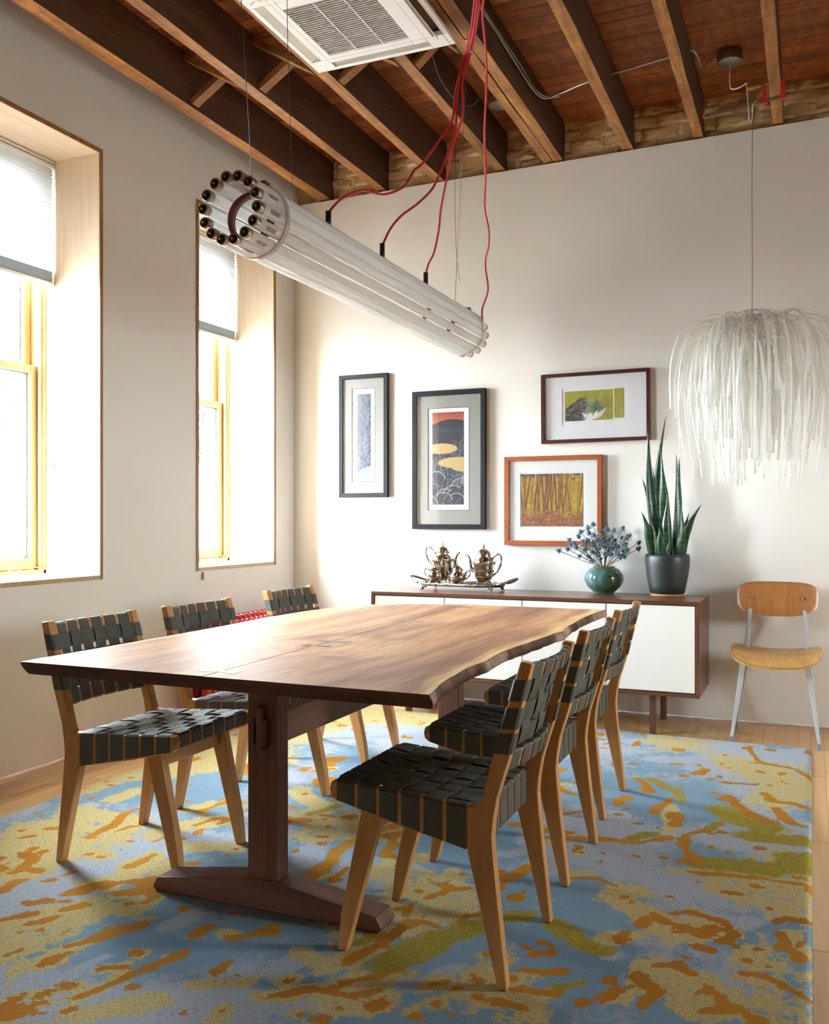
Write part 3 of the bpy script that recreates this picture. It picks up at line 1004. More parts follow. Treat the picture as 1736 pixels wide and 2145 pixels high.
STROKES = [
['O',[-0.29,4.81,-0.26,4.86,-0.27,4.74,-0.24,4.6,-0.18,4.54,-0.11,4.55,-0.04,4.53,0.0,4.39],0.012],
['O',[-0.19,4.4],0.018],
['O',[-0.11,4.43],0.02],
['O',[-0.35,4.25],0.019],
['O',[-0.33,4.17,-0.22,4.2],0.005],
['O',[-0.36,4.0],0.014],
['O',[-0.31,3.91,-0.28,3.89,-0.26,3.83,-0.2,3.76,-0.14,3.69,-0.11,3.68],0.017],
['O',[-0.16,4.08,-0.13,3.97,-0.07,3.96,0.0,3.92],0.015],
['O',[-0.12,3.86,-0.09,3.78,-0.05,3.7,0.0,3.67],0.017],
['O',[-0.71,4.1,-0.65,4.02,-0.62,3.91],0.016],
['O',[-0.53,3.87,-0.55,3.75,-0.55,3.63],0.014],
['O',[-0.48,3.65,-0.47,3.52],0.021],
['O',[-0.8,3.23,-0.7,3.27,-0.62,3.28,-0.53,3.28,-0.48,3.38],0.016],
['O',[-0.42,3.42,-0.43,3.33,-0.39,3.23,-0.36,3.17],0.017],
['O',[-0.42,3.42,-0.36,3.49],0.01],
['O',[-0.4,3.17,-0.36,3.19],0.021],
['O',[-0.36,3.09,-0.29,3.08,-0.2,3.1,-0.13,3.12,-0.06,3.11,0.0,3.1],0.011],
['O',[-0.68,2.86,-0.61,2.89,-0.53,2.86],0.012],
['O',[-0.88,2.78,-0.85,2.81,-0.84,2.91],0.022],
['O',[-0.73,3.11],0.01],
['O',[-0.65,3.13],0.014],
['O',[-0.55,3.14],0.013],
['O',[-0.46,3.17],0.011],
['O',[-0.65,3.05],0.008],
['O',[-0.32,3.34],0.01],
['O',[-0.15,3.04],0.011],
['O',[-0.23,2.94,-0.19,2.94],0.007],
['O',[-0.32,3.01],0.009],
['O',[-0.1,2.87],0.01],
['O',[-0.38,2.73,-0.33,2.75,-0.28,2.73,-0.23,2.7,-0.21,2.64,-0.24,2.58],0.015],
['O',[-0.33,2.64,-0.3,2.62,-0.26,2.66],0.023],
['O',[-0.28,2.53,-0.25,2.52],0.012],
['O',[-0.42,2.7,-0.39,2.66],0.011],
['O',[-0.44,2.66,-0.45,2.61],0.011],
['O',[-0.46,2.55,-0.46,2.49],0.012],
['O',[-0.09,2.78,-0.05,2.83,-0.0,2.82],0.014],
['O',[-0.07,2.71,-0.05,2.67,-0.07,2.61,-0.03,2.6,-0.01,2.56],0.015],
['O',[-0.36,2.39,-0.32,2.41,-0.29,2.37],0.015],
['O',[-0.38,2.32,-0.35,2.29,-0.33,2.25,-0.35,2.18],0.023],
['O',[-0.17,2.42,-0.1,2.43,-0.06,2.4],0.008],
['O',[-0.06,2.39,-0.01,2.35],0.01],
['O',[-0.23,2.29,-0.2,2.27],0.013],
['O',[-0.22,2.19,-0.17,2.23],0.019],
['O',[-0.44,2.19,-0.41,2.23],0.019],
['O',[-0.5,2.15],0.018],
['O',[-0.65,2.14,-0.57,2.16],0.017],
['O',[-0.67,2.24,-0.62,2.25,-0.59,2.27],0.009],
['O',[-0.68,2.35],0.018],
['O',[-0.63,2.34],0.015],
['O',[-0.65,2.4],0.012],
['O',[-0.72,3.68,-0.71,3.74,-0.67,3.78],0.014],
['O',[-0.97,3.82,-0.86,3.7],0.013],
['O',[-0.85,3.48,-0.81,3.54],0.015],
['O',[-0.58,4.4,-0.53,4.41],0.007],
['O',[-0.48,4.26,-0.43,4.36,-0.43,4.26],0.014],
['O',[-0.59,4.26],0.008],
['O',[-0.6,4.16],0.007],
['O',[-0.51,4.02],0.011],
['O',[-0.09,2.49],0.013],
['O',[-0.16,2.5],0.007],
['O',[-0.13,2.58],0.007],
['O',[-0.45,2.27],0.012],
['O',[-1.02,3.29,-0.98,3.3],0.021],
['O',[-0.88,3.22],0.014],
['G',[-0.3,3.76,-0.22,3.7,-0.15,3.64],0.045],
['G',[-0.19,3.49,-0.11,3.51,-0.03,3.52],0.031],
['G',[-0.34,3.18,-0.24,3.2,-0.13,3.22,-0.0,3.29],0.039],
['G',[-0.09,3.34,-0.0,3.38],0.023],
['G',[-0.57,3.33,-0.53,3.39],0.02],
['G',[-0.65,2.52,-0.57,2.46,-0.49,2.43],0.019],
['G',[-0.32,3.59,-0.36,3.49],0.012],
['G',[-0.65,4.11,-0.52,3.96,-0.47,3.82],0.013],
['G',[-0.52,2.23,-0.58,2.19],0.006],
['C',[-0.49,2.85,-0.51,2.77,-0.43,2.68,-0.34,2.59],0.059],
['C',[-0.37,2.64,-0.25,2.65],0.057],
['C',[-0.31,2.33,-0.26,2.3,-0.21,2.23],0.068],
['C',[-0.43,2.55,-0.49,2.49],0.03],
['C',[-0.04,2.72,-0.02,2.61],0.038],
['C',[-0.43,2.19,-0.41,2.2],0.034],
['C',[-0.72,2.88,-0.66,2.95],0.026],
['C',[-0.86,3.17,-0.78,3.2],0.024],
['C',[-0.37,2.38,-0.34,2.27],0.047],
['C',[-0.59,2.13,-0.58,2.17],0.023],
['C',[-0.51,3.75,-0.48,3.43],0.024],
['C',[-0.43,3.07,-0.38,3.08,-0.18,3.14],0.022],
['C',[-0.16,3.57,-0.08,3.6],0.028],
['C',[-0.18,2.39,-0.08,2.42],0.019],
['W',[-0.39,2.99,-0.4,2.82,-0.28,2.94,-0.2,2.92],0.048],
['W',[-0.32,3.42,-0.23,3.38,-0.14,3.36],0.06],
['W',[-0.18,2.72,-0.15,2.76],0.035],
['W',[-0.78,3.39,-0.67,3.53],0.053],
['W',[-0.94,2.99,-0.88,3.06],0.032],
['W',[-0.47,2.41],0.029],
['W',[-0.06,2.49],0.032],
['W',[-0.67,4.44,-0.35,4.57,-0.07,4.73],0.067],
['W',[-0.81,4.77,-0.29,4.99],0.072],
['W',[-0.17,4.25,-0.03,4.11],0.046],
['O',[-2.05,2.17,-2.0,2.23,-1.96,2.29,-1.9,2.33,-1.84,2.29],0.024],
['O',[-1.91,2.23,-1.85,2.28],0.026],
['O',[-2.04,2.38,-2.03,2.44,-2.02,2.51],0.011],
['O',[-2.36,2.56,-2.37,2.64,-2.37,2.69],0.017],
['O',[-2.38,2.73,-2.39,2.83,-2.39,2.9],0.017],
['O',[-2.2,2.58],0.009],
['O',[-2.03,2.62,-2.03,2.66],0.014],
['O',[-1.89,2.47,-1.86,2.5],0.013],
['O',[-2.4,3.03,-2.34,3.03],0.011],
['O',[-2.16,2.95,-2.14,3.11],0.012],
['O',[-2.09,2.81,-2.07,2.91],0.005],
['O',[-2.25,2.08,-2.24,2.12,-2.24,2.17],0.022],
['O',[-2.43,2.35,-2.37,2.34,-2.33,2.26,-2.26,2.26],0.021],
['O',[-2.62,2.52],0.012],
['O',[-2.55,2.44,-2.53,2.49],0.009],
['O',[-2.39,2.4],0.013],
['O',[-2.45,2.4],0.01],
['O',[-2.33,2.21],0.015],
['O',[-1.99,1.96,-1.96,1.99,-1.95,2.04],0.014],
['O',[-2.09,1.93,-2.07,1.97,-2.03,2.01],0.016],
['O',[-1.97,2.08,-1.93,2.12],0.011],
['O',[-1.83,2.18],0.011],
['O',[-2.12,2.06,-2.06,2.1],0.015],
['O',[-2.03,2.11],0.009],
['O',[-1.98,1.9],0.008],
['O',[-1.93,1.94],0.008],
['O',[-1.81,1.89,-1.79,1.93,-1.77,2.0,-1.73,2.07,-1.72,2.09],0.019],
['O',[-1.79,1.8,-1.78,1.85],0.021],
['O',[-1.63,1.92],0.015],
['O',[-1.64,1.82,-1.59,1.85],0.01],
['O',[-1.57,1.69,-1.55,1.76,-1.55,1.83,-1.54,1.9,-1.51,1.98],0.015],
['O',[-1.64,1.73],0.021],
['O',[-1.5,1.78],0.007],
['O',[-1.67,1.67],0.007],
['O',[-1.71,1.63],0.007],
['O',[-1.63,1.64],0.008],
['O',[-1.65,1.6],0.016],
['O',[-1.54,1.64],0.01],
['O',[-1.91,1.83],0.01],
['O',[-1.92,1.79],0.009],
['O',[-1.54,2.06,-1.52,2.14],0.017],
['O',[-1.43,2.1,-1.36,2.17],0.02],
['O',[-1.37,1.95,-1.36,2.0],0.01],
['O',[-1.18,1.89,-1.12,1.93,-1.05,1.97],0.009],
['O',[-1.24,1.79],0.008],
['O',[-1.02,1.9],0.007],
['O',[-1.78,3.01,-1.72,3.06],0.015],
['O',[-1.45,2.5,-1.45,2.59,-1.45,2.71],0.022],
['O',[-1.63,3.01],0.013],
['O',[-1.59,2.88],0.01],
['O',[-1.55,2.82],0.01],
['O',[-1.59,2.73],0.01],
['O',[-1.9,3.33],0.012],
['O',[-2.77,3.15],0.01],
['O',[-2.74,3.25],0.011],
['O',[-2.55,2.57,-2.52,2.59],0.008],
['O',[-2.22,2.44],0.011],
['O',[-2.17,2.44],0.008],
['O',[-1.18,1.97],0.005],
['C',[-2.49,2.3,-2.61,2.5,-2.6,2.64],0.058],
['C',[-2.55,2.36,-2.29,2.21],0.065],
['C',[-2.38,2.73,-2.37,2.62],0.026],
['C',[-1.98,2.24,-2.0,2.33,-1.97,2.45],0.039],
['C',[-1.92,2.13,-1.8,2.15,-1.8,2.23],0.048],
['C',[-1.98,2.04,-1.88,2.05,-2.02,1.94],0.046],
['C',[-1.83,1.75,-1.8,1.82,-1.79,1.92],0.029],
['C',[-2.16,2.69,-2.1,2.83,-2.02,2.93],0.051],
['C',[-1.94,2.62,-1.82,2.67],0.039],
['C',[-1.58,1.81],0.027],
['C',[-1.5,1.64,-1.42,1.76],0.032],
['C',[-1.38,1.86,-1.26,1.93],0.024],
['C',[-1.45,2.12],0.04],
['C',[-2.24,2.43,-2.21,2.46],0.024],
['C',[-2.57,3.07,-2.57,2.96],0.04],
['C',[-1.95,3.36,-1.79,3.21],0.053],
['C',[-1.66,2.97,-1.67,3.08],0.036],
['C',[-2.17,3.05,-2.2,2.96],0.038],
['W',[-2.03,2.75,-1.9,2.72],0.035],
['W',[-1.65,2.09,-1.61,2.17],0.028],
['W',[-2.59,2.76,-2.6,2.86],0.032],
['W',[-1.55,2.78,-1.51,2.65],0.049],
['W',[-1.24,1.99,-1.22,2.04],0.037],
['W',[-1.7,1.72,-1.69,1.87],0.02],
['W',[-1.31,1.76,-1.11,1.86],0.03],
['O',[-1.47,2.51,-1.45,2.62,-1.47,2.78,-1.46,2.88],0.018],
['O',[-1.32,2.8,-1.33,2.89,-1.38,2.98,-1.34,3.01],0.023],
['O',[-1.42,3.06,-1.39,3.14],0.024],
['O',[-1.29,2.81,-1.25,2.79],0.01],
['O',[-1.23,2.73],0.011],
['O',[-1.78,3.02,-1.71,3.04],0.023],
['O',[-1.67,3.08],0.01],
['O',[-1.63,3.01],0.012],
['O',[-1.75,3.29,-1.68,3.32],0.011],
['O',[-1.6,3.19],0.011],
['O',[-1.6,2.88],0.009],
['O',[-1.1,2.59],0.017],
['O',[-1.05,2.56,-1.03,2.61],0.01],
['O',[-1.02,2.65,-0.97,2.66],0.008],
['O',[-1.08,2.43,-1.06,2.48,-1.04,2.41],0.015],
['O',[-1.02,2.3,-1.02,2.37,-0.97,2.4,-0.94,2.39],0.013],
['O',[-0.99,2.44],0.009],
['O',[-1.07,2.12,-1.04,2.19,-1.02,2.27],0.017],
['O',[-1.14,1.9,-1.09,1.95,-1.01,1.96,-0.97,1.99],0.007],
['O',[-1.04,2.01,-1.0,2.06,-0.97,2.08],0.012],
['O',[-1.03,1.91],0.009],
['O',[-0.94,1.95],0.019],
['O',[-0.85,2.08,-0.82,2.09],0.007],
['O',[-0.77,2.08],0.023],
['O',[-0.74,2.14],0.015],
['O',[-0.77,2.16],0.009],
['O',[-0.71,2.07],0.013],
['O',[-0.78,2.28],0.009],
['O',[-0.67,2.07,-0.61,2.07],0.015],
['O',[-0.8,1.99],0.014],
['O',[-0.84,1.93],0.015],
['O',[-1.07,1.84],0.01],
['O',[-0.9,2.83,-0.86,2.81,-0.86,2.68],0.02],
['O',[-1.87,3.41,-1.81,3.48],0.01],
['O',[-2.04,3.63,-1.99,3.7],0.01],
['O',[-0.68,2.19],0.01],
['O',[-0.95,2.1],0.007],
['G',[-1.09,2.21,-1.06,2.26],0.012],
['G',[-0.98,2.13,-0.96,2.21,-0.93,2.31,-0.87,2.39,-0.84,2.43],0.025],
['G',[-0.8,2.49,-0.75,2.54],0.02],
['G',[-1.75,3.12,-1.71,3.22],0.014],
['C',[-1.8,3.06,-1.75,3.2],0.039],
['C',[-1.38,2.59,-1.43,2.55],0.024],
['C',[-1.47,3.13,-1.36,3.1],0.037],
['C',[-1.26,2.64,-1.27,2.77,-1.19,2.83],0.037],
['C',[-1.05,2.79],0.024],
['C',[-1.12,2.05,-1.1,2.15,-1.06,2.12],0.032],
['C',[-1.23,2.09,-1.18,2.07],0.032],
['C',[-1.03,2.03,-0.98,2.09],0.019],
['C',[-1.08,2.21,-1.0,2.19],0.023],
['W',[-1.55,2.77,-1.57,2.95],0.035],
['W',[-0.97,2.0,-0.87,2.08,-0.83,2.18],0.028],
['W',[-1.21,2.63,-1.2,2.56],0.031],
['W',[-1.18,2.74],0.024],
['W',[-1.09,1.88,-0.99,1.91],0.023]]
# ================================================================== RUG
def rug():
    x0, x1, y0, y1 = -2.83, 0.005, 0.9, 4.96
    nx, ny = 190, 270
    xs = np.linspace(0, 1, nx + 1)
    ys = np.linspace(0, 1, ny + 1)
    U, V = np.meshgrid(xs, ys)
    skl = 0.10 * (V - 0.4)                         # left edge is a little askew
    X = x0 + skl + (x1 - x0 - skl) * U
    Y = y0 + (y1 + 0.06 * (1 - U) - y0) * V
    F = {'O': np.zeros_like(X), 'C': np.zeros_like(X), 'G': np.zeros_like(X), 'W': np.zeros_like(X)}

    def vnoise(sx, sy, seed):
        out = np.zeros_like(X)
        rs = np.random.RandomState(seed)
        amp = 1.0
        for o in range(3):
            g = rs.rand(64, 64)
            a, b = X * sx * 2 ** o + 100.3, Y * sy * 2 ** o + 50.7
            ia, ib = np.floor(a).astype(int), np.floor(b).astype(int)
            fa, fb = a - ia, b - ib
            fa, fb = fa * fa * (3 - 2 * fa), fb * fb * (3 - 2 * fb)
            h = lambda i, j: g[i % 64, j % 64]
            out += amp * ((h(ia, ib) * (1 - fa) + h(ia + 1, ib) * fa) * (1 - fb) + (h(ia, ib + 1) * (1 - fa) + h(ia + 1, ib + 1) * fa) * fb)
            amp *= 0.5
        return out / 1.75

    WX, WY = X + 0.07 * (vnoise(6, 5, 31) - 0.5), Y + 0.07 * (vnoise(6, 5, 32) - 0.5)
    RM = np.clip(0.15 + 1.75 * vnoise(15, 12, 33), 0.25, 2.0)
    RB = np.clip(0.55 + 0.95 * vnoise(5, 4, 34), 0.5, 1.6)
    HALO = np.clip((vnoise(3.0, 2.6, 41) - 0.47) * 6, 0, 1)
    SPOT = np.clip((vnoise(14, 11, 42) - 0.66) * 9, 0, 1)
    for cat, pts, r in STROKES:
        P = [(pts[i], pts[i + 1]) for i in range(0, len(pts), 2)]
        if len(P) == 1:
            D = np.hypot(WX - P[0][0], (WY - P[0][1]) * 1.0)
        else:
            D = np.full_like(X, 9.0)
            for (ax, ay), (bx, by) in zip(P[:-1], P[1:]):
                dx, dy = bx - ax, by - ay
                L = dx * dx + dy * dy + 1e-9
                t = np.clip(((WX - ax) * dx + (WY - ay) * dy) / L, 0, 1)
                D = np.minimum(D, np.hypot(WX - ax - t * dx, WY - ay - t * dy))
        r = max(r * ({'O': 1.2, 'G': 1.8}.get(cat, 1.1)), 0.016)
        F[cat] = np.maximum(F[cat], np.clip(1 - 0.5 * D / (r * (RM if cat == 'O' else RB)), 0, 1))
        if cat == 'O':      # orange splashes mostly lie on a halo of cream
            F['C'] = np.maximum(F['C'], np.clip(1 - 0.5 * D / ((r * 1.2 + 0.018) * RB), 0, 1) * HALO)
    # parts the photograph shows little of: free patches of the same kind
    cover = np.maximum.reduce([F['O'], F['C'], F['G']])
    far = np.clip((Y - 3.0) / 0.5, 0, 1) * np.clip((-0.9 - X) / 0.3, 0, 1)
    front = np.clip((1.75 - Y) / 0.2, 0, 1)
    free = np.maximum(far, front)
    nO, nC, nW = vnoise(4.5, 3.2, 3), vnoise(2.2, 1.7, 5), vnoise(2.0, 1.6, 9)
    F['O'] = np.maximum(F['O'], np.clip((nO - 0.60) * 5, 0, 1) * free)
    F['C'] = np.maximum(F['C'], np.clip((nC - 0.30) * 2.2, 0, 1) * free)
    F['C'] = np.maximum(F['C'], np.clip((nC - 0.42) * 2.6, 0, 0.62))
    F['O'] = np.maximum(F['O'], SPOT * 0.75)
    F['W'] = np.maximum(F['W'], np.clip((nW - 0.36) * 2.6, 0, 0.72) + 0.45 * np.clip((Y - 3.9) / 0.5, 0, 1))
    for k in F:
        F[k] = F[k] * 0.92 + 0.04
    zt = 0.013
    edge = np.minimum.reduce([U * (x1 - x0), (1 - U) * (x1 - x0), V * (y1 - y0), (1 - V) * (y1 - y0)])
    Z = zt * np.clip(edge / 0.012, 0.15, 1) ** 0.5
    vs = np.stack([X, Y, Z], -1).reshape(-1, 3)
    idx = np.arange((nx + 1) * (ny + 1)).reshape(ny + 1, nx + 1)
    fs = np.stack([idx[:-1, :-1], idx[:-1, 1:], idx[1:, 1:], idx[1:, :-1]], -1).reshape(-1, 4)
    ring = list(idx[0, :]) + list(idx[1:, -1]) + list(idx[-1, -2::-1]) + list(idx[-2:0:-1, 0])
    nb = len(vs)
    low = vs[ring].copy()
    low[:, 2] = 0.0005
    vs = np.concatenate([vs, low])
    n = len(ring)
    sides = [(ring[i], nb + i, nb + (i + 1) % n, ring[(i + 1) % n]) for i in range(n)]
    me = bpy.data.meshes.new('rug')
    me.from_pydata(vs.tolist(), [], fs.tolist() + sides)
    me.materials.append(M['rug'])
    me.polygons.foreach_set('use_smooth', [True] * len(me.polygons))
    for nm, chans in (('Col', ('O', 'C', 'G')), ('Fld2', ('W', 'W', 'W'))):
        at = me.color_attributes.new(nm, 'FLOAT_COLOR', 'POINT')
        a = np.ones((len(vs), 4), np.float32)
        for c, ch in enumerate(chans):
            a[:nb, c] = F[ch].reshape(-1)
            a[nb:, c] = F[ch].reshape(-1)[ring]
        at.data.foreach_set('color', a.ravel())
    o = bpy.data.objects.new('area_rug', me)
    COL.objects.link(o)
    tag(o, 'large hand-knotted wool rug with blue, cream and orange splashes under the dining table', 'rug')
rug()

# ================================================================== DINING TABLE
TO = (-1.46, 3.07, 0.0)
table = thing('dining_table', 'long live-edge walnut trestle dining table with butterfly keys along its centre seam', 'table', TO)
ZT, TH = 0.735, 0.033

def interp(tab, y):
    if y <= tab[0][0]:
        return tab[0][1]
    for (a, va), (b, vb) in zip(tab[:-1], tab[1:]):
        if y <= b:
            return lerp(va, vb, (y - a) / (b - a))
    return tab[-1][1]
SEAM = [(1.98, -1.443), (2.6, -1.462), (3.4, -1.482), (4.02, -1.508), (4.16, -1.512)]
EDGE_R = [(1.98, -0.811), (2.05, -0.822), (2.11, -0.835), (2.18, -0.846), (2.38, -0.861), (2.52, -0.856), (2.697, -0.868), (2.934, -0.852), (3.207, -0.838), (3.311, -0.824), (3.345, -0.834), (3.40, -0.840), (3.75, -0.860), (3.95, -0.858), (4.15, -0.849)]
EDGE_L = [(1.98, -2.066), (2.61, -2.052), (3.04, -2.053), (3.26, -2.068), (3.55, -2.05), (3.73, -2.02), (3.90, -1.975), (3.99, -1.90), (4.045, -1.80), (4.10, -1.66), (4.14, -1.55)]

def slab(side, name, ya, yb):
    ny, nx = 70, 16
    sg = 1 if side == 'R' else -1
    rings, att = [], []
    for i in range(ny + 1):
        y = lerp(ya, yb, i / ny)
        xs = interp(SEAM, y) + sg * 0.002
        xe = interp(EDGE_R if side == 'R' else EDGE_L, y)
        w = 0.005 * noise.noise(Vector((y * 9, sg * 3, 0))) + 0.003 * noise.noise(Vector((y * 26, sg * 5, 0)))
        xe += w
        top = []
        for j in range(nx + 1):
            t = j / nx
            t = 1 - (1 - t) ** 1.6
            top.append((lerp(xs, xe, t), y, ZT))
        o1 = 0.006 * noise.noise(Vector((y * 14, 8, sg)))
        if side == 'R':
            prof = [(0.004, -0.006), (0.008 + o1, -0.015), (0.009 + o1, -0.026), (0.004 + o1, -TH)]
        else:
            prof = [(0.002, -0.006), (-0.004, -0.014), (-0.014 + o1, -0.024), (-0.028 + o1, -TH)]
        ed = [(xe + sg * dx, y, ZT + dz) for dx, dz in prof]
        bot = [(lerp(xe + sg * prof[-1][0], xs, t), y, ZT - TH) for t in (0.5, 1.0)]
        rings.append(top + ed + bot)
        for p in rings[-1]:
            d = abs(p[0] - xe)
            att.append(max(0.0, 1 - d / (0.15 if side == 'R' else 0.07)))
    n = len(rings[0])
    mb = MB(TO)
    mb.loft(rings, 0, False, True, True)
    q = 0
    for i in range(ny):
        for j in range(n):
            if j < nx:
                mb.mi[q] = 0
            elif j < nx + 4:
                mb.mi[q] = 1
                mb.sm[q] = True
            else:
                mb.mi[q] = 2
            q += 1
    mb.mi[q] = mb.mi[q + 1] = 3
    if sg < 0:
        mb.f = [list(reversed(f)) for f in mb.f]
    o = mb.build(name, [M['walnut_top'], M['bark'] if side == 'R' else M['walnut_y'], M['walnut_y'], M['endgrain']], table)
    at = o.data.color_attributes.new('Col', 'FLOAT_COLOR', 'POINT')
    a = np.ones((len(att), 4), np.float32)
    a[:, 0] = a[:, 1] = a[:, 2] = att
    at.data.foreach_set('color', a.ravel())
    return o
sr = slab('R', 'tabletop_slab', 1.981, 4.15)
sr['label'] = 'right-hand slab with a bark-textured live edge'
slab('L', 'tabletop_slab', 1.985, 4.14)
for (xc, yc, hw) in ((-1.448, 2.068, 0.056), (-1.452, 2.725, 0.056), (-1.466, 3.39, 0.050), (-1.487, 4.02, 0.05)):
    hd, we = 0.022, 0.011
    poly = [(xc - hw, yc - hd), (xc, yc - we), (xc + hw, yc - hd), (xc + hw, yc + hd), (xc, yc + we), (xc - hw, yc + hd)]
    MB(TO).prism(poly, 'z', ZT - 0.01, ZT + 0.0007).build('butterfly_key', M['key'], table)
# knots: shallow dark openings beside the seam
for (xc, yc, a, b) in ((-1.487, 2.60, 0.011, 0.022), (-1.425, 2.603, 0.026, 0.007)):
    mb = MB(TO)
    ring = []
    for k in range(14):
        q = 2 * PI * k / 14
        rr = 1 + 0.3 * noise.noise(Vector((math.cos(q) * 2 + xc * 9, math.sin(q) * 2, 0)))
        ring.append((xc + a * rr * math.cos(q), yc + b * rr * math.sin(q)))
    mb.prism(ring, 'z', ZT - 0.006, ZT + 0.0005)
    mb.build('knot', M['black'], table)
# two trestles: foot, post, bearer
for (yf, dy) in ((2.285, 0.066), (3.78, 0.066)):
    xm = -1.455
    MB(TO).box(xm - 0.049, xm + 0.049, yf, yf + dy, 0.016, 0.668).build('post', M['walnut'], table, 0.003, 1)
    z0 = 0.0135
    q = 0.375 if yf < 3 else 0.255
    foot = [(xm - q, z0), (xm + q, z0), (xm + q + 0.01, z0 + 0.012), (xm + q - 0.007, z0 + 0.042), (xm + 0.05, z0 + 0.088), (xm - 0.05, z0 + 0.088), (xm - q + 0.007, z0 + 0.042), (xm - q - 0.01, z0 + 0.012)]
    MB(TO).prism(foot, 'y', yf - 0.008, yf + dy + 0.02).build('trestle_foot', M['walnut_x'], table, 0.004, 2)
    br = [(xm - 0.46, ZT - TH - 0.001), (xm + 0.46, ZT - TH - 0.001), (xm + 0.45, ZT - TH - 0.016), (xm + 0.34, ZT - TH - 0.036), (xm - 0.34, ZT - TH - 0.036), (xm - 0.45, ZT - TH - 0.016)]
    MB(TO).prism(br, 'y', yf + 0.002, yf + dy - 0.002).build('bearer', M['walnut_x'], table, 0.003, 1)
st = MB(TO).box(-1.475, -1.435, 2.352, 3.779, 0.478, 0.572).build('stretcher', M['walnut_y'], table, 0.003, 1)
# through tenon and wedge on the near post
MB(TO).box(-1.466, -1.444, 2.268, 2.2849, 0.475, 0.600).build('tenon', M['walnut'], table, 0.002, 1)
MB(TO).box(-1.4435, -1.432, 2.262, 2.2849, 0.49, 0.565).build('wedge', M['key'], table, 0.002, 1)
MB(TO).box(-1.484, -1.478, 2.280, 2.2849, 0.49, 0.565).build('wedge', M['key'], table, 0.001, 1)
for xm in (-1.31, -1.62):
    MB(TO).prism([(2.44, ZT - TH - 0.001), (3.70, ZT - TH - 0.001), (3.70, ZT - TH - 0.034), (2.50, ZT - TH - 0.034), (2.44, ZT - TH - 0.012)], 'x', xm - 0.028, xm + 0.028).build('batten', M['walnut_y'], table, 0.002, 1)

# ================================================================== WEBBING CHAIRS
SEAT_T = lambda u: lerp(0.428, 0.455, (u - 0.07) / 0.39)
SEAT_B = lambda u: lerp(0.318, 0.404, (u - 0.07) / 0.39)

def ribbon(path, half):
    """path: list of (outer_left, outer_right, inner_left, inner_right) sections -> closed flat band."""
    mb = MB()
    mb.loft([[a, b, d, c] for a, b, c, d in path], 0, False, True, True)
    return mb

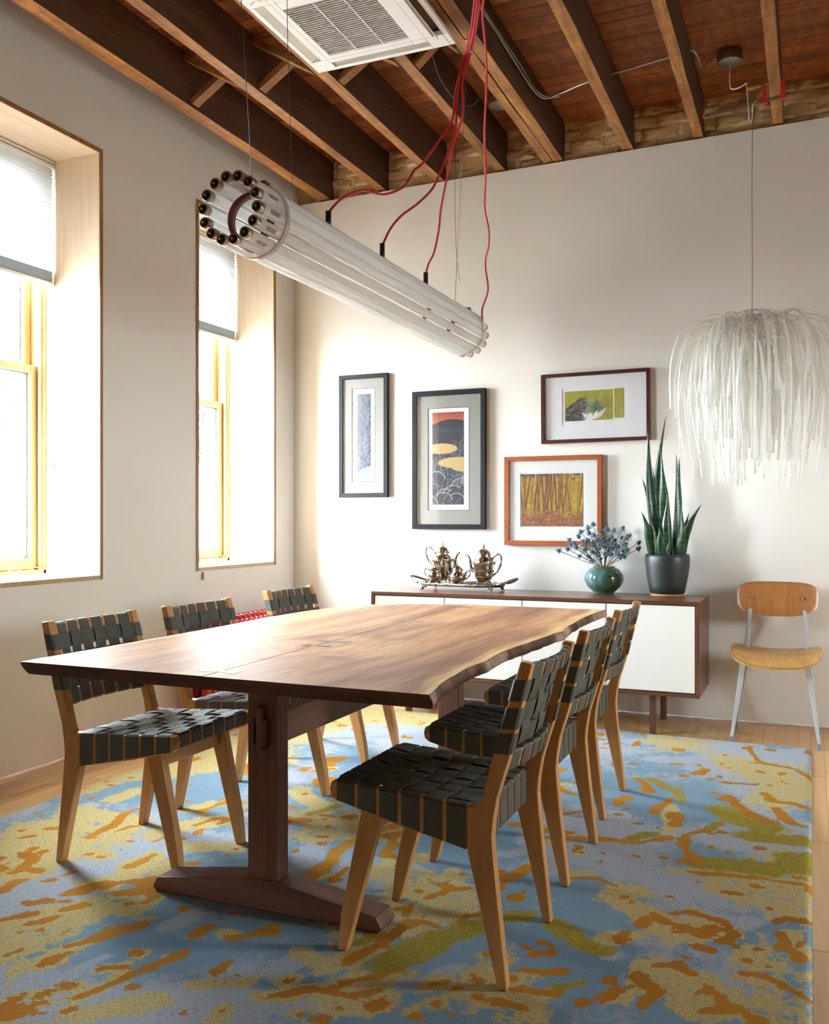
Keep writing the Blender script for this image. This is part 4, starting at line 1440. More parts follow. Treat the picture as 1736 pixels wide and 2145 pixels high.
def make_chair(label):
    t = thing('dining_chair', label, 'chair', (0, 0, 0), 0, 'webbing dining chairs round the table')
    leg = [(-0.011, 0), (0.013, 0), (0.060, 0.20), (0.090, 0.322), (0.092, 0.43), (0.062, 0.433), (0.052, 0.455), (0.024, 0.56), (-0.044, 0.790), (-0.073, 0.785),
           (-0.017, 0.56), (0.014, 0.46), (0.024, 0.40), (0.027, 0.36), (0.023, 0.31), (0.014, 0.22)]
    for s in (-1, 1):
        a, b = sorted((s * 0.187, s * 0.220))
        MB().prism(leg, 'y', a, b).build('back_leg', M['maple'], t, 0.004, 2)
        rail = [(0.0925, 0.323), (0.30, 0.364), (0.452, 0.402), (0.466, 0.412), (0.470, 0.430), (0.465, 0.448), (0.452, SEAT_T(0.452)), (0.0925, SEAT_T(0.0925))]
        a, b = sorted((s * 0.189, s * 0.2165))
        MB().prism(rail, 'y', a, b).build('side_rail', M['maple_y'], t, 0.004, 2)
        fl = [(0.437, 0), (0.463, 0), (0.452, 0.10), (0.388, 0.398), (0.330, 0.384)]
        a, b = sorted((s * 0.155, s * 0.187))
        MB().prism(fl, 'y', a, b).build('front_leg', M['maple'], t, 0.004, 2)
    MB().box(0.432, 0.458, -0.188, 0.188, 0.408, SEAT_T(0.445)).build('front_rail', M['maple_y'], t, 0.006, 2)
    MB().prism([(0.345, 0.328), (0.372, 0.336), (0.366, 0.388), (0.340, 0.384)], 'y', -0.154, 0.154).build('cross_rail', M['maple_y'], t, 0.003, 1)
    MB().box(0.060, 0.084, -0.186, 0.186, 0.330, 0.425).build('rear_rail', M['maple_y'], t, 0.006, 2)
    # back rails, bowed backwards
    UB = lambda z: 0.0035 - 0.262 * (z - 0.56)
    bow = lambda v: -0.026 * max(0.0, 1 - (v / 0.187) ** 2)
    for (za, zb) in ((0.742, 0.778), (0.513, 0.562)):
        rings = []
        for i in range(13):
            v = lerp(-0.1868, 0.1868, i / 12)
            rings.append([(UB(z) + bow(v) + n, v, z) for n, z in ((-0.010, za), (0.010, za), (0.010, zb), (-0.010, zb))])
        MB().loft(rings).build('back_rail', M['maple_y'], t, 0.004, 2)
    T, h = 0.0020, 0.0032
    dish = lambda u, v: -0.013 * max(0, 1 - (v / 0.19) ** 2) * max(0, 1 - ((u - 0.26) / 0.2) ** 2)
    uc = [0.1195 + 0.0605 * i for i in range(6)]
    vc = [-0.157 + 0.0628 * j for j in range(6)]
    hw = 0.0248
    # side-to-side straps
    for i, u in enumerate(uc):
        path = []
        def sec(kind, v, f, s=0):
            out = []
            for lay in (0, 1):
                for uu in (u - hw, u + hw):
                    if kind == 'side':
                        out.append((uu, s * (0.2168 + (T if lay == 0 else 0)), lerp(SEAT_B(uu) + 0.002, SEAT_T(uu) - 0.004, f)))
                    elif kind == 'under':
                        out.append((uu, s * 0.198, SEAT_B(uu) - (T if lay == 0 else 0) - 0.0004))
                    elif kind == 'corner':
                        k = T if lay == 0 else 0
                        out.append((uu, s * (0.2130 + k * 0.7), SEAT_T(uu) + 0.0005 + k * 0.7))
                    else:
                        out.append((uu, v, SEAT_T(uu) + f + dish(uu, v) + (T if lay == 0 else 0)))
            return (out[0], out[1], out[2], out[3])
        path.append(sec('under', 0, 0, -1))
        path.append(sec('side', 0, 0.0, -1))
        path.append(sec('side', 0, 0.5, -1))
        path.append(sec('side', 0, 1.0, -1))
        path.append(sec('corner', 0, 0, -1))
        path.append(sec('top', -0.195, 0.0012))
        for j, v in enumerate(vc):
            up = h if (i + j) % 2 == 0 else -h
            path.append(sec('top', v - 0.014, 0.001 + up))
            path.append(sec('top', v + 0.014, 0.001 + up))
        path.append(sec('top', 0.195, 0.0012))
        path.append(sec('corner', 0, 0, 1))
        path.append(sec('side', 0, 1.0, 1))
        path.append(sec('side', 0, 0.5, 1))
        path.append(sec('side', 0, 0.0, 1))
        path.append(sec('under', 0, 0, 1))
        ribbon(path, hw).build('seat_strap', M['strap'], t)
    # front-to-back straps
    for j, v in enumerate(vc):
        path = []
        def P(u, z, nu, nz):
            return ((u + nu * T, v - hw, z + nz * T), (u + nu * T, v + hw, z + nz * T), (u, v - hw, z), (u, v + hw, z))
        path.append(P(0.074, 0.3295, 0, -1))
        path.append(P(0.0595, 0.334, -1, 0))
        path.append(P(0.0595, 0.42, -1, 0))
        path.append(P(0.065, 0.4262, -0.7, 0.7))
        for i, u in enumerate(uc):
            up = -h if (i + j) % 2 == 0 else h
            for du in (-0.014, 0.014):
                path.append(P(u + du, SEAT_T(u + du) + 0.001 + up + dish(u + du, v), 0, 1))
        path.append(P(0.455, SEAT_T(0.45) + 0.0008, 0.3, 1))
        path.append(P(0.4585, 0.449, 1, 0.2))
        path.append(P(0.4585, 0.412, 1, 0))
        path.append(P(0.447, 0.4075, 0, -1))
        ribbon(path, hw).build('seat_strap', M['strap'], t)
    # back: upright straps round both rails
    zc = [0.7205, 0.652, 0.591]
    hz = 0.0252
    vb = [-0.154 + 0.0616 * j for j in range(6)]
    hv = 0.0230
    for j, v in enumerate(vb):
        path = []
        def B(n, z, nn, nz):
            o = []
            for lay in (1, 0):
                for vv in (v - hv, v + hv):
                    o.append((UB(z) + bow(vv) + n + nn * T * lay, vv, z + nz * T * lay))
            return (o[0], o[1], o[2], o[3])
        path.append(B(-0.0105, 0.742, -1, 0))
        path.append(B(-0.0105, 0.774, -1, 0))
        path.append(B(-0.006, 0.7785, -0.4, 1))
        path.append(B(0.006, 0.7785, 0.4, 1))
        path.append(B(0.0105, 0.774, 1, 0))
        path.append(B(0.0105, 0.748, 1, 0))
        for i, z in enumerate(zc):
            up = h if (i + j) % 2 == 1 else -h
            path.append(B(0.010 + up, z + 0.012, 1, 0))
            path.append(B(0.010 + up, z - 0.012, 1, 0))
        path.append(B(0.0105, 0.558, 1, 0))
        path.append(B(0.0105, 0.517, 1, 0))
        path.append(B(0.006, 0.5125, 0.4, -1))
        path.append(B(-0.006, 0.5125, -0.4, -1))
        path.append(B(-0.0105, 0.517, -1, 0))
        path.append(B(-0.0105, 0.558, -1, 0))
        path.append(B(-0.006, 0.5626, -0.4, 1))
        path.append(B(0.004, 0.5630, 0, 1))
        ribbon(path, hv).build('back_strap', M['strap'], t)
    # back: crosswise straps round both posts
    for i, zq in enumerate(zc):
        path = []
        def Cc(n, v, nn, nv, b=True):
            o = []
            for lay in (1, 0):
                for z in (zq - hz, zq + hz):
                    hf = lerp(0.0200, 0.0150, (z - 0.56) / 0.23)
                    nq = n * hf if abs(n) > 0.5 else n
                    o.append((UB(z) + (bow(v) if b else 0) + nq + nn * T * lay, v + nv * T * lay, z))
            return (o[0], o[1], o[2], o[3])
        for s in (-1,):
            path.append(Cc(-1.03, -0.186, -1, 0, False))
            path.append(Cc(-1.03, -0.2165, -1, 0, False))
            path.append(Cc(-0.8, -0.2203, -0.3, -1, False))
            path.append(Cc(0.8, -0.2203, 0.3, -1, False))
            path.append(Cc(1.03, -0.2165, 1, 0, False))
            path.append(Cc(1.03, -0.188, 1, 0, False))
        for j, v in enumerate(vb):
            up = -h if (i + j) % 2 == 1 else h
            path.append(Cc(0.010 + up, v - 0.013, 1, 0))
            path.append(Cc(0.010 + up, v + 0.013, 1, 0))
        path.append(Cc(1.03, 0.188, 1, 0, False))
        path.append(Cc(1.03, 0.2165, 1, 0, False))
        path.append(Cc(0.8, 0.2203, 0.3, 1, False))
        path.append(Cc(-0.8, 0.2203, -0.3, 1, False))
        path.append(Cc(-1.03, 0.2165, -1, 0, False))
        path.append(Cc(-1.03, 0.186, -1, 0, False))
        ribbon(path, hz).build('back_strap', M['strap'], t)
    return t
CH = [(-2.275, 2.560, 0, 'dark webbing maple chair at the near end of the window side of the table'),
      (-2.268, 3.165, 0, 'dark webbing maple chair at the middle of the window side of the table'),
      (-2.318, 3.975, 0, 'dark webbing maple chair at the far end of the window side, beside the red radiator'),
      (-0.676, 2.336, PI, 'dark webbing maple chair nearest the viewer, its whole woven seat in view'),
      (-0.692, 3.010, PI, 'dark webbing maple chair between the nearest chair and the one by the sideboard'),
      (-0.717, 3.684, PI, 'dark webbing maple chair on the open side of the table, closest to the sideboard')]
chair = make_chair(CH[0][3])
for i, (x, y, rz, lab) in enumerate(CH):
    c = chair if i == 0 else copy_tree(chair)
    c.location = (x, y, 0.0132)
    c.rotation_euler = (0, 0, rz)
    c['label'] = lab

# ================================================================== SIDEBOARD
SO = (-1.467, 5.22, 0)
sb = thing('sideboard', 'long low walnut sideboard with four white sliding doors on slim legs', 'sideboard', SO)
x0, x1, y0, y1, z0, z1 = -2.408, -0.526, 4.975, 5.455, 0.213, 0.712
tk = 0.019
MB(SO).box(x0, x1, y0, y1, z1 - tk, z1).build('top', M['sideb'], sb, 0.0015, 1)
MB(SO).box(x0, x1, y0, y1, z0, z0 + tk).build('bottom_panel', M['sideb'], sb, 0.0015, 1)
for a in (x0, x1 - tk):
    MB(SO).box(a, a + tk, y0, y1, z0 + tk, z1 - tk).build('side_panel', M['sideb_z'], sb, 0.0015, 1)
MB(SO).box(x0 + tk, x1 - tk, y1 - 0.02, y1 - 0.01, z0 + tk, z1 - tk).build('back_panel', M['sideb'], sb)
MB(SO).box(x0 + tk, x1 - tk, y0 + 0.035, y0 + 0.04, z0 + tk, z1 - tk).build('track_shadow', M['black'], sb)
jx = [x0 + tk, -1.942, -1.477, -1.010, x1 - tk]
for i in range(4):
    a, b = jx[i] + (0.004 if i == 0 else 0.002), jx[i + 1] - (0.004 if i == 3 else 0.002)
    d = MB(SO).box(a, b, y0 + 0.004, y0 + 0.020, z0 + tk + 0.005, z1 - tk - 0.005).build('door', M['white_door'], sb, 0.0015, 1)
    if i:
        MB(SO).box(a - 0.0035, a - 0.0005, y0 + 0.003, y0 + 0.020, z0 + tk + 0.02, z1 - tk - 0.005).build('edge_pull', M['alu'], d)
for xc in (-2.185, -0.77):
    for yc in (5.03, 5.42):
        MB(SO).box(xc - 0.0165, xc + 0.0165, yc - 0.0165, yc + 0.0165, 0.0005, z0 - 0.0005).build('leg', M['sideb_z'], sb, 0.002, 1)
    MB(SO).box(xc - 0.012, xc + 0.012, 5.048, 5.402, z0 - 0.045, z0 - 0.0005).build('leg_rail', M['sideb'], sb, 0.002, 1)

# ================================================================== PLYWOOD CHAIR BY THE WALL
RO = (-0.165, 5.15, 0.0)
rc = thing('plywood_chair', 'school-style chair with bent plywood seat and grey steel legs against the back wall', 'chair', RO)
def sheet(name, fn, nu, nv, th, mat, nrm):
    """curved sheet from fn(u,v), given thickness along nrm."""
    g = [[Vector(fn(i / nu, j / nv)) for i in range(nu + 1)] for j in range(nv + 1)]
    n = Vector(nrm).normalized() * th
    vs = [p for r in g for p in r] + [p + n for r in g for p in r]
    K = (nu + 1) * (nv + 1)
    fs = []
    for j in range(nv):
        for i in range(nu):
            a = j * (nu + 1) + i
            fs.append((a, a + 1, a + nu + 2, a + nu + 1))
            fs.append((K + a, K + a + nu + 1, K + a + nu + 2, K + a + 1))
    ring = [i for i in range(nu + 1)] + [j * (nu + 1) + nu for j in range(1, nv + 1)] + [nv * (nu + 1) + i for i in range(nu - 1, -1, -1)] + [j * (nu + 1) for j in range(nv - 1, 0, -1)]
    m = len(ring)
    for q in range(m):
        fs.append((ring[q], ring[(q + 1) % m] , K + ring[(q + 1) % m], K + ring[q]))
    return MB(RO).add(vs, fs, 0, True).build(name, mat, rc, 0.0015, 1)
def rounded(u, v, n=5.0):
    """map unit square to a rounded (superellipse) panel in -1..1."""
    a, b = 2 * u - 1, 2 * v - 1
    k = (abs(a) ** n + abs(b) ** n) ** (1 / n)
    m_ = max(abs(a), abs(b))
    f = m_ / k if k > 1e-6 else 1
    return a * f, b * f
def seat_fn(u, v):
    a, b = rounded(u, v)
    x = RO[0] + a * 0.222 * (1 - 0.04 * (b + 1) * 0.5)
    y = 5.175 + b * 0.200
    z = 0.452 + 0.024 * a * a - 0.012 * max(0, b) ** 2
    if b < -0.45:
        z -= 0.055 * ((-0.45 - b) / 0.55) ** 1.7
    return (x, y, z)
sheet('seat', seat_fn, 24, 24, 0.011, M['ply_seat'], (0, 0, -1))
def back_fn(u, v):
    a, b = rounded(u, v, 4.0)
    w = 0.203
    zc = 0.718
    z = zc + b * 0.083 - (0.018 * (1 - a * a) if b < 0 else 0) * abs(b)
    return (RO[0] + a * (w + 0.003 * b), 5.355 + 0.030 * (1 - a * a) + 0.10 * (z - zc), z)
sheet('backrest', back_fn, 24, 12, 0.010, M['ply'], (0, 1, 0))
for s in (-1, 1):
    fx, bx = RO[0] + s * 0.205, RO[0] + s * 0.205
    # front leg: folded steel tapering to both ends
    def leg(name, pts, ws, ds):
        rings = []
        for (x, y, z), w_, d_ in zip(pts, ws, ds):
            rings.append([(x - w_ / 2, y - d_ / 2, z), (x + w_ / 2, y - d_ / 2, z), (x + w_ / 2, y + d_ / 2, z), (x - w_ / 2, y + d_ / 2, z)])
        return MB(RO).loft(rings).build(name, M['grey_steel'], rc, 0.002, 1)
    lx = RO[0] + s * 0.150
    f = leg('front_leg', [(fx, 4.994, 0.03), ((fx + lx) / 2, 5.043, 0.23), (lx, 5.09, 0.428)], [0.014, 0.026, 0.030], [0.014, 0.022, 0.026])
    MB(RO).box(fx - 0.0095, fx + 0.0095, 4.9845, 5.0035, 0.0005, 0.032).build('rubber_foot', M['rubber'], f, 0.002, 1)
    b = leg('back_leg', [(bx, 5.352, 0.03), (RO[0] + s * 0.178, 5.30, 0.22), (RO[0] + s * 0.150, 5.262, 0.40), (RO[0] + s * 0.148, 5.322, 0.54), (RO[0] + s * 0.128, 5.412, 0.74)], [0.014, 0.020, 0.024, 0.020, 0.018], [0.014, 0.022, 0.030, 0.022, 0.012])
    MB(RO).box(bx - 0.0095, bx + 0.0095, 5.3425, 5.3615, 0.0005, 0.032).build('rubber_foot', M['rubber'], b, 0.002, 1)
    MB(RO).box(lx - 0.011, lx + 0.011, 5.103, 5.247, 0.402, 0.428).build('side_bar', M['grey_steel'], rc, 0.002, 1)
    MB(RO).tube([(RO[0] + s * 0.127, 5.362, 0.716), (RO[0] + s * 0.127, 5.378, 0.716)], 0.0065, 12).build('backrest_rivet', M['alu'], rc)
    for yy in (5.10, 5.22):
        MB(RO).tube([(RO[0] + s * 0.14, yy, 0.452 + 0.011), (RO[0] + s * 0.14, yy, 0.452 + 0.0135)], 0.0045, 10).build('seat_rivet', M['alu'], rc)
MB(RO).box(RO[0] - 0.135, RO[0] + 0.135, 5.080, 5.102, 0.408, 0.428).build('cross_bar', M['grey_steel'], rc, 0.002, 1)

# ================================================================== RADIATOR
rd = thing('radiator', 'red cast-iron column radiator with a scalloped top under the far window', 'radiator', (-3.13, 4.80, 0))
def rad_section():
    mb = MB()
    prof = []
    for xc in (-0.055, 0.055):
        rings = []
        for (z, r) in ((0.09, 0.020), (0.13, 0.026), (0.30, 0.021), (0.46, 0.026), (0.52, 0.024), (0.555, 0.010)):
            rings.append([(xc + r * 1.25 * math.cos(2 * PI * k / 10), r * 0.95 * math.sin(2 * PI * k / 10), z) for k in range(10)])
        mb.loft(rings, 0, True)
    for z in (0.12, 0.49):
        mb.tube([(-0.06, 0, z), (0.06, 0, z)], 0.026, 10)
    mb.tube([(0.055 * math.cos(a), 0, 0.50 + 0.065 * math.sin(a)) for a in [PI * k / 10 for k in range(11)]], 0.016, 8)
    return mb
sec0 = None
for i in range(22):
    yy = -0.535 + 0.051 * i
    if sec0 is None:
        sec0 = rad_section().build('radiator_section', M['red_paint'], rd, loc=(0, yy, 0))
    else:
        s_ = sec0.copy()
        COL.objects.link(s_)
        s_.location = (0, yy, 0)
for yy in (-0.535, 0.536):
    for xx in (-0.055, 0.055):
        MB().lathe([(0.026, 0.0005), (0.018, 0.04), (0.022, 0.092)], 10, (xx, yy), 0, True).build('foot', M['red_paint'], rd)
# ================================================================== PICTURES
def blank(h, w, col):
    a = np.empty((h, w, 3), np.float32)
    a[:] = col
    return a

def seg(img, pts, wd, col, al=1.0):
    """soft polyline; pts in pixel units (x, y down)."""
    h, w, _ = img.shape
    for (ax, ay), (bx, by) in zip(pts[:-1], pts[1:]):
        xa, xb = int(max(0, min(ax, bx) - wd - 2)), int(min(w, max(ax, bx) + wd + 3))
        ya, yb = int(max(0, min(ay, by) - wd - 2)), int(min(h, max(ay, by) + wd + 3))
        if xa >= xb or ya >= yb:
            continue
        yy, xx = np.mgrid[ya:yb, xa:xb]
        dx, dy = bx - ax, by - ay
        t = np.clip(((xx - ax) * dx + (yy - ay) * dy) / (dx * dx + dy * dy + 1e-6), 0, 1)
        d = np.hypot(xx - ax - t * dx, yy - ay - t * dy)
        m = np.clip(wd * 0.5 + 0.5 - d, 0, 1)[..., None] * al
        img[ya:yb, xa:xb] = img[ya:yb, xa:xb] * (1 - m) + np.array(col, np.float32) * m

def arc(x, y, ang, L, curl, n=8):
    pts = [(x, y)]
    for k in range(n):
        x += math.cos(ang) * L / n
        y += math.sin(ang) * L / n
        ang += curl / n
        pts.append((x, y))
    return pts

def ell(img, cx, cy, rx, ry, col):
    h, w, _ = img.shape
    yy, xx = np.mgrid[0:h, 0:w]
    m = np.clip((1 - np.hypot((xx - cx) / rx, (yy - cy) / ry)) * min(rx, ry) + 0.5, 0, 1)[..., None]
    img[:] = img * (1 - m) + np.array(col, np.float32) * m

def smooth_noise(h, w, s, seed):
    rs = np.random.RandomState(seed)
    gh, gw = int(h / s) + 3, int(w / s) + 3
    g = rs.rand(gh, gw)
    yy, xx = np.mgrid[0:h, 0:w] / s
    iy, ix = yy.astype(int), xx.astype(int)
    fy, fx = yy - iy, xx - ix
    return (g[iy, ix] * (1 - fx) + g[iy, ix + 1] * fx) * (1 - fy) + (g[iy + 1, ix] * (1 - fx) + g[iy + 1, ix + 1] * fx) * fy

def art_grass():            # tall narrow print: pale reeds on blue-grey, pale arc at the foot
    h, w = 250, 46
    R = random.Random(11)
    im = blank(h, w, (0.17, 0.175, 0.20))
    t = np.linspace(0, 1, w)[None, :, None]
    im = im * (1 - t) + np.array((0.045, 0.065, 0.11), np.float32) * t
    im = np.repeat(im[:1], h, 0) if im.shape[0] == 1 else im
    for k in range(170):
        y = R.uniform(-10, h + 40)
        x = R.uniform(-4, w + 4)
        c = R.uniform(0.25, 0.6)
        seg(im, arc(x, y, -PI / 2 + R.uniform(-0.9, 0.9), R.uniform(20, 60), R.uniform(-1.2, 1.2)), R.uniform(0.3, 0.7), (c, c, c * 1.03), 0.7)
    ell(im, w * 1.05, h * 1.03, w * 1.08, h * 0.145, (0.30, 0.58, 0.64))
    return im

def art_dusk():             # red sky over a dark hill, pale grasses, two gold ovals
    h, w = 240, 80
    R = random.Random(5)
    im = blank(h, w, (0, 0, 0))
    yy, xx = np.mgrid[0:h, 0:w]
    t = np.clip(yy / (h * 0.14), 0, 1)[..., None]
    im[:] = np.array((0.36, 0.035, 0.02)) * (1 - t) + np.array((0.75, 0.20, 0.05)) * t
    hill = h * (0.075 + 0.055 * ((xx / w - 0.62) / 0.62) ** 2)
    m = np.clip(yy - hill, 0, 1)[..., None]
    d = np.clip((yy - h * 0.1) / (h * 0.5), 0, 1)[..., None]
    im[:] = im * (1 - m) + (np.array((0.014, 0.014, 0.018)) * (1 - d) + np.array((0.030, 0.036, 0.046)) * d) * m
    n = smooth_noise(h, w, 7, 3)
    band = (np.clip(1 - np.abs(yy - h * 0.2) / (h * 0.045), 0, 1) * np.clip(n * 1.6 - 0.3, 0, 1))[..., None]
    im[:] = im + band * np.array((0.05, 0.055, 0.062))
    for k in range(230):
        y = R.uniform(h * 0.34, h * 1.1)
        x = R.uniform(-10, w + 10)
        if y < h * 0.5 and x < w * (1.15 - y / h * 1.4):
            continue
        c = R.uniform(0.08, 0.42)
        seg(im, arc(x, y, -PI / 2 + R.uniform(-1.0, 1.0), R.uniform(16, 44), R.uniform(-2.0, 2.0)), R.uniform(0.5, 1.1), (c, c, c), 0.8)
    for k in range(9):
        x, y = R.uniform(0, w), R.uniform(h * 0.62, h)
        s = R.choice((-1, 1))
        seg(im, arc(x, y, -PI / 2 + s * 0.2, R.uniform(40, 60), s * 2.2, 14), 2.0, (0.48, 0.49, 0.5), 0.9)
    for (cx, cy, rx, ry) in ((0.28, 0.392, 0.50, 0.056), (0.78, 0.545, 0.60, 0.060), (0.98, 0.585, 0.38, 0.058)):
        ell(im, cx * w, cy * h, rx * w, ry * h, (0.66, 0.47, 0.17))
    return im

def art_fern(side=False):   # green glade with dark stones, blue water and a white fern
    h, w = (84, 27) if side else (84, 130)
    R = random.Random(8)
    yy, xx = np.mgrid[0:h, 0:w]
    n = smooth_noise(h, w, 14, 2)[..., None]
    im = np.array((0.52, 0.43, 0.04)) * (1 - n) + np.array((0.25, 0.30, 0.06)) * n
    if side:
        for k in range(24):
            y = 10 + k * 3.0
            L = 11 * min(1, (k + 2) / 14.0)
            for s in (-1, 1):
                seg(im, arc(w / 2, y, PI / 2 - s * 1.25, L, s * 0.5), 1.0, (0.50, 0.47, 0.14), 0.8)
        seg(im, [(w / 2, 8), (w / 2, h)], 1.0, (0.16, 0.24, 0.09), 0.8)
        for k in range(60):
            x, y = R.uniform(0, w), R.uniform(0, h)
            seg(im, arc(x, y, -PI / 2, 8, 0.3), 1.2, (0.12, 0.22, 0.08), 0.2)
        return im
    river = np.clip(1 - np.abs((xx - w * (0.40 + 0.04 * np.sin(yy * 0.06))) / (10 + yy * 0.16)), 0, 1)[..., None] * np.clip((yy - h * 0.24) / 10, 0, 1)[..., None]
    im = im * (1 - river) + np.array((0.22, 0.26, 0.36)) * river
    for k in range(1100):
        y = R.uniform(h * 0.24, h)
        x = R.uniform(0, w * 0.42)
        if x < w * (0.50 - y / h * 0.85) or x > w * (0.50 - 0.18 * y / h):
            continue
        c = R.choice([(0.05, 0.04, 0.03), (0.10, 0.07, 0.05), (0.28, 0.24, 0.20), (0.03, 0.025, 0.02)])
        seg(im, arc(x, y, R.uniform(-0.7, 0.3), R.uniform(3, 9), 0.5, 3), R.uniform(1, 2.4), c, 0.8)
    for k in range(90):
        a = R.uniform(-PI, PI)
        seg(im, arc(w * 0.66 + R.uniform(-8, 8), h * 0.56 + R.uniform(-4, 4), a, R.uniform(10, 26), R.uniform(-0.8, 0.8)), R.uniform(1, 2), R.choice([(0.06, 0.17, 0.12), (0.10, 0.25, 0.17), (0.04, 0.10, 0.09)]), 0.6)
    for k in range(150):
        seg(im, arc(R.uniform(w * 0.70, w), R.uniform(h * 0.35, h), R.uniform(-2.2, -0.6), R.uniform(8, 18), R.uniform(-1, 1)), 1, R.choice([(0.40, 0.26, 0.08), (0.2, 0.26, 0.06), (0.32, 0.20, 0.07)]), 0.6)
    for a0, L in ((-2.75, 34), (-0.55, 44), (-2.2, 20), (-0.95, 24), (PI - 0.1, 24)):
        ax = arc(w * 0.58, h * 0.95, a0, L, 0.35 if a0 < -1.5 else -0.3, 14)
        for i, (px, py) in enumerate(ax[1:]):
            q = (7 - abs(i - 5) * 0.8)
            for s in (-1, 1):
                seg(im, [(px, py), (px + q * math.cos(a0 + s * 0.9), py + q * math.sin(a0 + s * 0.9))], 1.6, (0.84, 0.84, 0.82))
    return im

def art_trees():            # woodcut: maroon trunks over ochre, blue gaps at the top
    h, w = 150, 178
    R = random.Random(21)
    yy, xx = np.mgrid[0:h, 0:w]
    n = smooth_noise(h, w, 9, 5)[..., None]
    im = np.array((0.30, 0.14, 0.015)) * (1 - n) + np.array((0.52, 0.36, 0.025)) * n
    sp = (np.random.RandomState(2).rand(h, w) > 0.62)[..., None] * 0.7
    im = im * (1 - sp * 0.5) + np.array((0.68, 0.50, 0.07)) * sp * 0.5
    nb = smooth_noise(h, w, 8, 13)
    blue = (nb + np.clip(1 - yy / (h * 0.12), -0.8, 1) * 0.55 - 0.35 * np.abs(np.sin(xx / w * 7.0)) > 0.72)[..., None]
    im = np.where(blue, np.array((0.012, 0.10, 0.17)), im)
    dark = (0.17, 0.045, 0.035)
    for k in range(46):
        x = R.uniform(-2, w + 2)
        lean = R.uniform(-0.16, 0.16)
        pts = [(x, h * R.uniform(0.72, 0.9))]
        for q in range(10):
            pts.append((pts[-1][0] + lean * 14 + R.uniform(-1.2, 1.2), pts[-1][1] - 14))
        seg(im, pts, R.choice([1.5, 2.2, 3.0, 4.5]), dark, 0.95)
        if R.random() < 0.35:
            seg(im, [(p[0] + 1.2, p[1]) for p in pts], 1.3, (0.45, 0.25, 0.03), 0.8)
    for k in range(6):
        x, y = R.uniform(0, w), R.uniform(h * 0.2, h * 0.5)
        seg(im, arc(x, y, R.choice((-0.8, -2.3)), R.uniform(20, 50), 0.3), 1.2, dark, 0.9)
    low = np.clip((yy - h * (0.70 + 0.05 * np.sin(xx * 0.06))) / (h * 0.10), 0, 1)[..., None]
    im = im * (1 - low) + np.array((0.25, 0.068, 0.042)) * low
    for k in range(650):
        x, y = R.uniform(0, w), R.uniform(h * 0.68, h)
        seg(im, arc(x, y, R.uniform(-0.6, 0.6) + (PI if R.random() < 0.5 else 0), R.uniform(2, 8), R.uniform(-1.6, 1.6), 4), 0.9, R.choice([(0.52, 0.33, 0.04), (0.42, 0.22, 0.04), (0.2, 0.05, 0.035)]), 0.75)
    return im

def picture_mesh(name, im, x0, x1, z0, z1, y, mat, parent, off, dim):
    h, w, _ = im.shape
    xs = np.linspace(x0, x1, w) - off[0]
    zs = np.linspace(z1, z0, h) - off[2]
    X, Zz = np.meshgrid(xs, zs)
    vs = np.stack([X, np.full_like(X, y - off[1]), Zz], -1).reshape(-1, 3)
    idx = np.arange(h * w).reshape(h, w)
    fs = np.stack([idx[1:, :-1], idx[1:, 1:], idx[:-1, 1:], idx[:-1, :-1]], -1).reshape(-1, 4)
    me = bpy.data.meshes.new(name)
    me.from_pydata(vs.tolist(), [], fs.tolist())
    me.materials.append(mat)
    at = me.color_attributes.new('Col', 'FLOAT_COLOR', 'POINT')
    a = np.ones((h * w, 4), np.float32)
    a[:, :3] = np.clip(im * dim, 0, 1).reshape(-1, 3)
    at.data.foreach_set('color', a.ravel())
    o = bpy.data.objects.new(name, me)
    COL.objects.link(o)
    o.parent = parent
    return o

